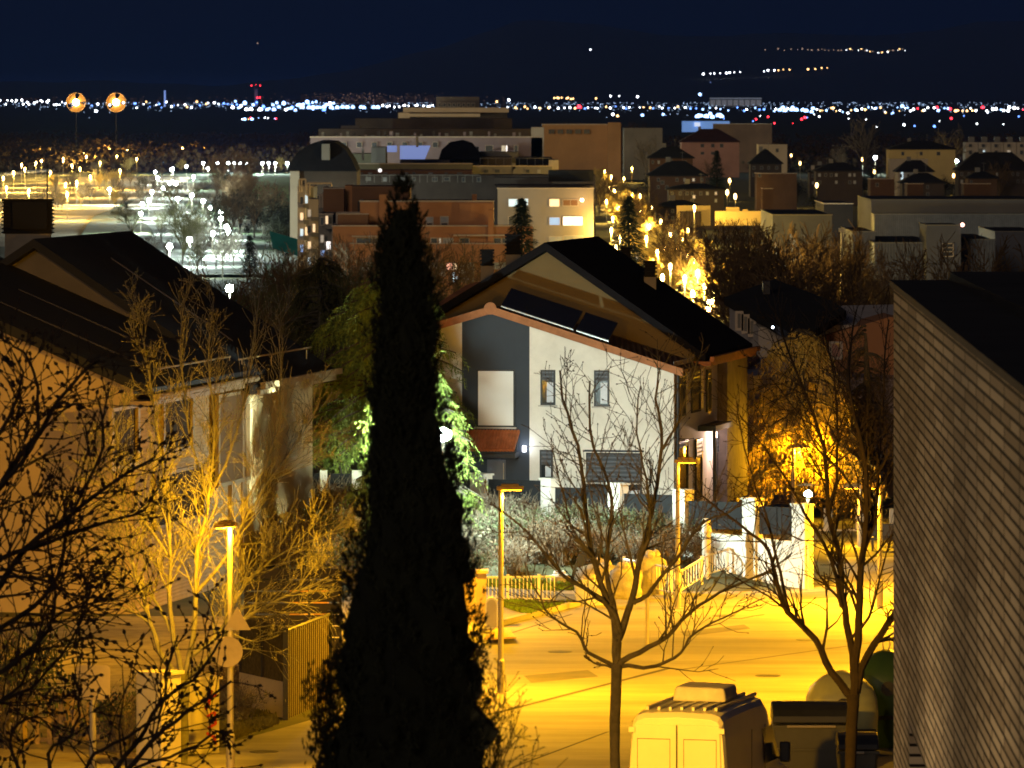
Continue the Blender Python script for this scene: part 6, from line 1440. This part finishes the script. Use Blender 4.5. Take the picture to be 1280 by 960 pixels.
for x,y,r,mt in ((875,118,2.0,C_BB),(636,125,1.5,C_W),(738,62,.8,C_W),(763,120,1.1,C_W),(797,121,1.3,C_W),(774,120,.8,C_W),(621,127,1.3,C_A),(745,123,1.1,C_A),(1128,133,2.4,C_BB),(803,144,1.8,C_BB),(829,143,1.6,C_BB),(766,143,1.6,C_W),(772,145,1.5,C_A),(120,139,1.8,C_W),(306,149,1.8,C_BB),(315,149,1.8,C_BB),(1130,156,1.4,C_W),(1168,158,1.6,C_B),(322,54,.7,C_D),(888,103,.6,C_D2)):
    far_light(x,y,r,mt,34000 if y<126 else None,'single brighter light standing out from the horizon line','single bright horizon lights')
def mlight(x,y,r,mt,lab,g):
    Y=46500
    while Y<60000 and gz(0,Y)<ZP(y,Y): Y+=100
    far_light(x,y,r,mt,Y-700,lab,g)
for i in range(34):
    x=956+176*(i/33)**.7+rng.uniform(-2,2); y=62+rng.uniform(-1.2,1.2)+(4*math.exp(-((x-1102)/14)**2)); mlight(x,y,rng.uniform(.4,.95),C_D if x<1050 else [C_W,C_A,C_D][i%3],'string of tiny lights on the upper mountain slope','upper mountain lights')
for i,x in enumerate([879,888,893,900,908,912,918,925,955,960,968,973,979,987,1010,1019,1027,1034]): mlight(x,92-(x-879)*.045+rng.uniform(-.7,.7),rng.uniform(.6,1.3),C_A if x>968 else C_W,'lights in a line on the lower mountain slope','lower mountain lights')
# orange glowing discs: big floodlights with round reflectors
for i,px in enumerate((95,145)):
    Y=2600; p=W(px,128,Y); T=thing('floodlight_mast','left one of the two round orange floodlights with a wide reflector ring' if i==0 else 'right one of the two round orange floodlights with a wide reflector ring','floodlight',(p.x,p.y,gz(p.x,p.y)))
    mb=MB(); mb.tube([(p.x,p.y+1,gz(p.x,p.y)),(p.x,p.y+1,p.z)],.12,6); build(mb,'mast',mat('black_mast',(.003,.003,.003),1,0,1),T)
    mb=MB(); mb.ball((p.x,p.y,p.z),1.25,10,6); build(mb,'bulb',emis('amber_flood',(1,.66,.25),60,False),T)
    mb=MB(); r_=3.7
    mb.tube([(p.x+math.cos(a)*r_,p.y+.2,p.z+math.sin(a)*r_) for a in [6.2832*k/28 for k in range(29)]],.12,6); build(mb,'ring',mat('reflector_ring',(.3,.2,.1),.5,.1,1),T)
    mb=MB()
    for a0,a1 in ((.1,1.1),(1.7,3.3),(4.0,6.0)):
        n=10; mb.face([(p.x,p.y+.9,p.z)]+[(p.x+math.cos(a0+(a1-a0)*k/n)*r_,p.y+.4,p.z+math.sin(a0+(a1-a0)*k/n)*r_) for k in range(n+1)])
    build(mb,'reflector',mat('reflector_brass',(.16,.09,.025),.7,.1,1),T); pointlight(T,(p.x,p.y-1.6,p.z),(1,.5,.13),1500,.5)
# control tower
Y=30000; s=Y/F; x=XP(320,Y); T=thing('control_tower','control tower with red lights rising above the blue horizon lights','tower',(x,Y,-35))
mb=MB(); mb.box(x-2*s,Y,-35,x+2*s,Y+10,ZP(110,Y)); build(mb,'shaft',mat('tower_concrete',(.2,.3,.6),.8,.1,.01),T); mb=MB(); mb.tube([(x,Y,ZP(111,Y)),(x,Y,ZP(107,Y)),(x,Y,ZP(105.5,Y))],[3*s,6.5*s,6*s],12); build(mb,'cab',mat('tower_dark',(.04,.05,.09),.8,.1,.01),T)
mb=MB(); [mb.ball((x+q*s,Y-20,ZP(y,Y)),r*s,6,4) for q,y,r in ((-5.5,107,.8),(0,106,.7),(5.5,107,.8),(2,122,1.0),(5,122,1.0))]; build(mb,'red_light',C_R,T)
x=XP(206,Y); T=thing('mast','thin glowing mast on the horizon left of the control tower','mast',(x,Y,-35)); mb=MB(); mb.box(x-.9*s,Y,-35,x+.9*s,Y+9,ZP(113,Y)); build(mb,'shaft',C_D2,T)  # shaft given a dim glow instead of light falling on it
# hangar and field
Y=30000; T=thing('hangar','long pale airport hangar above the horizon lights','hangar',(XP(920,Y),Y,-35)); mb=MB(); mb.box(XP(887,Y),Y,-40,XP(952,Y),Y+60,ZP(122.5,Y)); build(mb,'hall',mat('hangar_grey',(.25,.28,.33),.8,.3,.02),T); mb=MB(); mb.box(XP(887,Y),Y-5,ZP(123.5,Y),XP(952,Y),Y-1,ZP(122.3,Y)); build(mb,'glow_edge',dl('edge_glow',(.55,.68,.9),.16),T); mb=MB(); 
for k in range(9): a=888+k*7.2; mb.box(XP(a,Y),Y-6,ZP(132,Y),XP(a+5.8,Y),Y-1,ZP(125,Y))
build(mb,'glow_front',dl('hangar_front_glow',(.55,.62,.75),.11),T)  # hangar panels and edge emit, standing in for floodlight on them
Y=9000; T=thing('sports_field','bright blue white glowing sports field stand below the floodlights','stadium',(XP(886,Y),Y,-33)); mb=MB(); mb.box(XP(853,Y),Y,-36,XP(912,Y),Y+30,ZP(151.5,Y)); build(mb,'glow_block',dl('field_glow',(.22,.45,1),.45),T); mb=MB(); mb.box(XP(868,Y),Y-3,ZP(158,Y),XP(875,Y),Y,ZP(153,Y)); build(mb,'gate',dl('gate_glow',(.7,.8,1),.9),T)  # emissive box in place of the floodlit field; the gate glows too
T=thing('viaduct','thin white glowing viaduct running to the right edge of the horizon','viaduct',(XP(1200,30000),30000,-35)); Y=30000; mb=MB(); mb.box(XP(1128,Y),Y,ZP(138.3,Y),XP(1330,Y),Y+20,ZP(136.3,Y)); build(mb,'deck',dl('deck_glow',(.55,.68,1),.8),T); mb=MB()  # deck carries its own glow instead of being lit by lamps
for k in range(24): mb.box(XP(1130+k*8.5,Y),Y+2,-60,XP(1130.8+k*8.5,Y),Y+10,ZP(138,Y))
build(mb,'pier',mat('tower_dark',(.04,.05,.09),.8,.1,.01),T)
# low dim skyline beyond
mb=MB(); mt=mat('skyline_block',(.10,.075,.07),.9,.2,.002)
MBs=MB(); r3=random.Random(6)
for i in range(80):
    Y=33000+r3.uniform(0,800); x=r3.uniform(375,545) if i<48 else r3.uniform(0,375); w_=r3.uniform(2,9); MBs.box(XP(x,Y),Y,-60,XP(x+w_,Y),Y+40,ZP(r3.uniform(118,125) if x>375 else r3.uniform(122,128),Y))
o=build(MBs,'city_skyline',mt); o['kind']='stuff'; o['label']='low dim reddish city blocks beyond the blue floodlights'
wl=MB()
for i in range(420):
    x=r3.gauss(460,45) if i<260 else r3.uniform(0,640); y=r3.uniform(116,130) if i<260 else r3.uniform(121,131); Y=32900; q=r3.uniform(.25,.5)*Y/F; wl.octa(W(x,y,Y),q)
o=build(wl,'far_city_lights',dl('city_speck',(.9,.55,.4),.55)); o['kind']='stuff'; o['label']='countless tiny reddish city lights beyond the blue floodlights'
wl=MB()
for i in range(950):
    y=128+abs(r3.gauss(0,5)); x=r3.uniform(0,1290); Y=min(30000,YG(x,y+2.5)) if y>131 else 31000; q=r3.uniform(.2,.75)*Y/F; wl.octa(W(x,y,Y),q)
o=build(wl,'far_town_lights',dl('town_speck',(.45,.65,1),2.6)); o['kind']='stuff'; o['label']='countless small bluish lights scattered over the far plain'
sc.world.cycles.sampling_method='AUTOMATIC' if hasattr(sc.world.cycles,'sampling_method') else None

mb=MB(); mb.box(-24000,-250,-75,24000,62800,1500)
hz=bpy.data.materials.new('haze_air'); hz.use_nodes=True; hn=hz.node_tree; hn.nodes.remove(hn.nodes['Principled BSDF']); pv=hn.nodes.new('ShaderNodeVolumePrincipled'); pv.inputs['Color'].default_value=(.10,.27,1,1); pv.inputs['Density'].default_value=1.0e-5; pv.inputs['Anisotropy'].default_value=.0
hn.links.new(pv.outputs[0],hn.nodes['Material Output'].inputs['Volume'])
o=build(mb,'haze',hz); o['kind']='stuff'; o['label']='thin blue night haze over the plain and the hills'
sc.cycles.volume_bounces=0
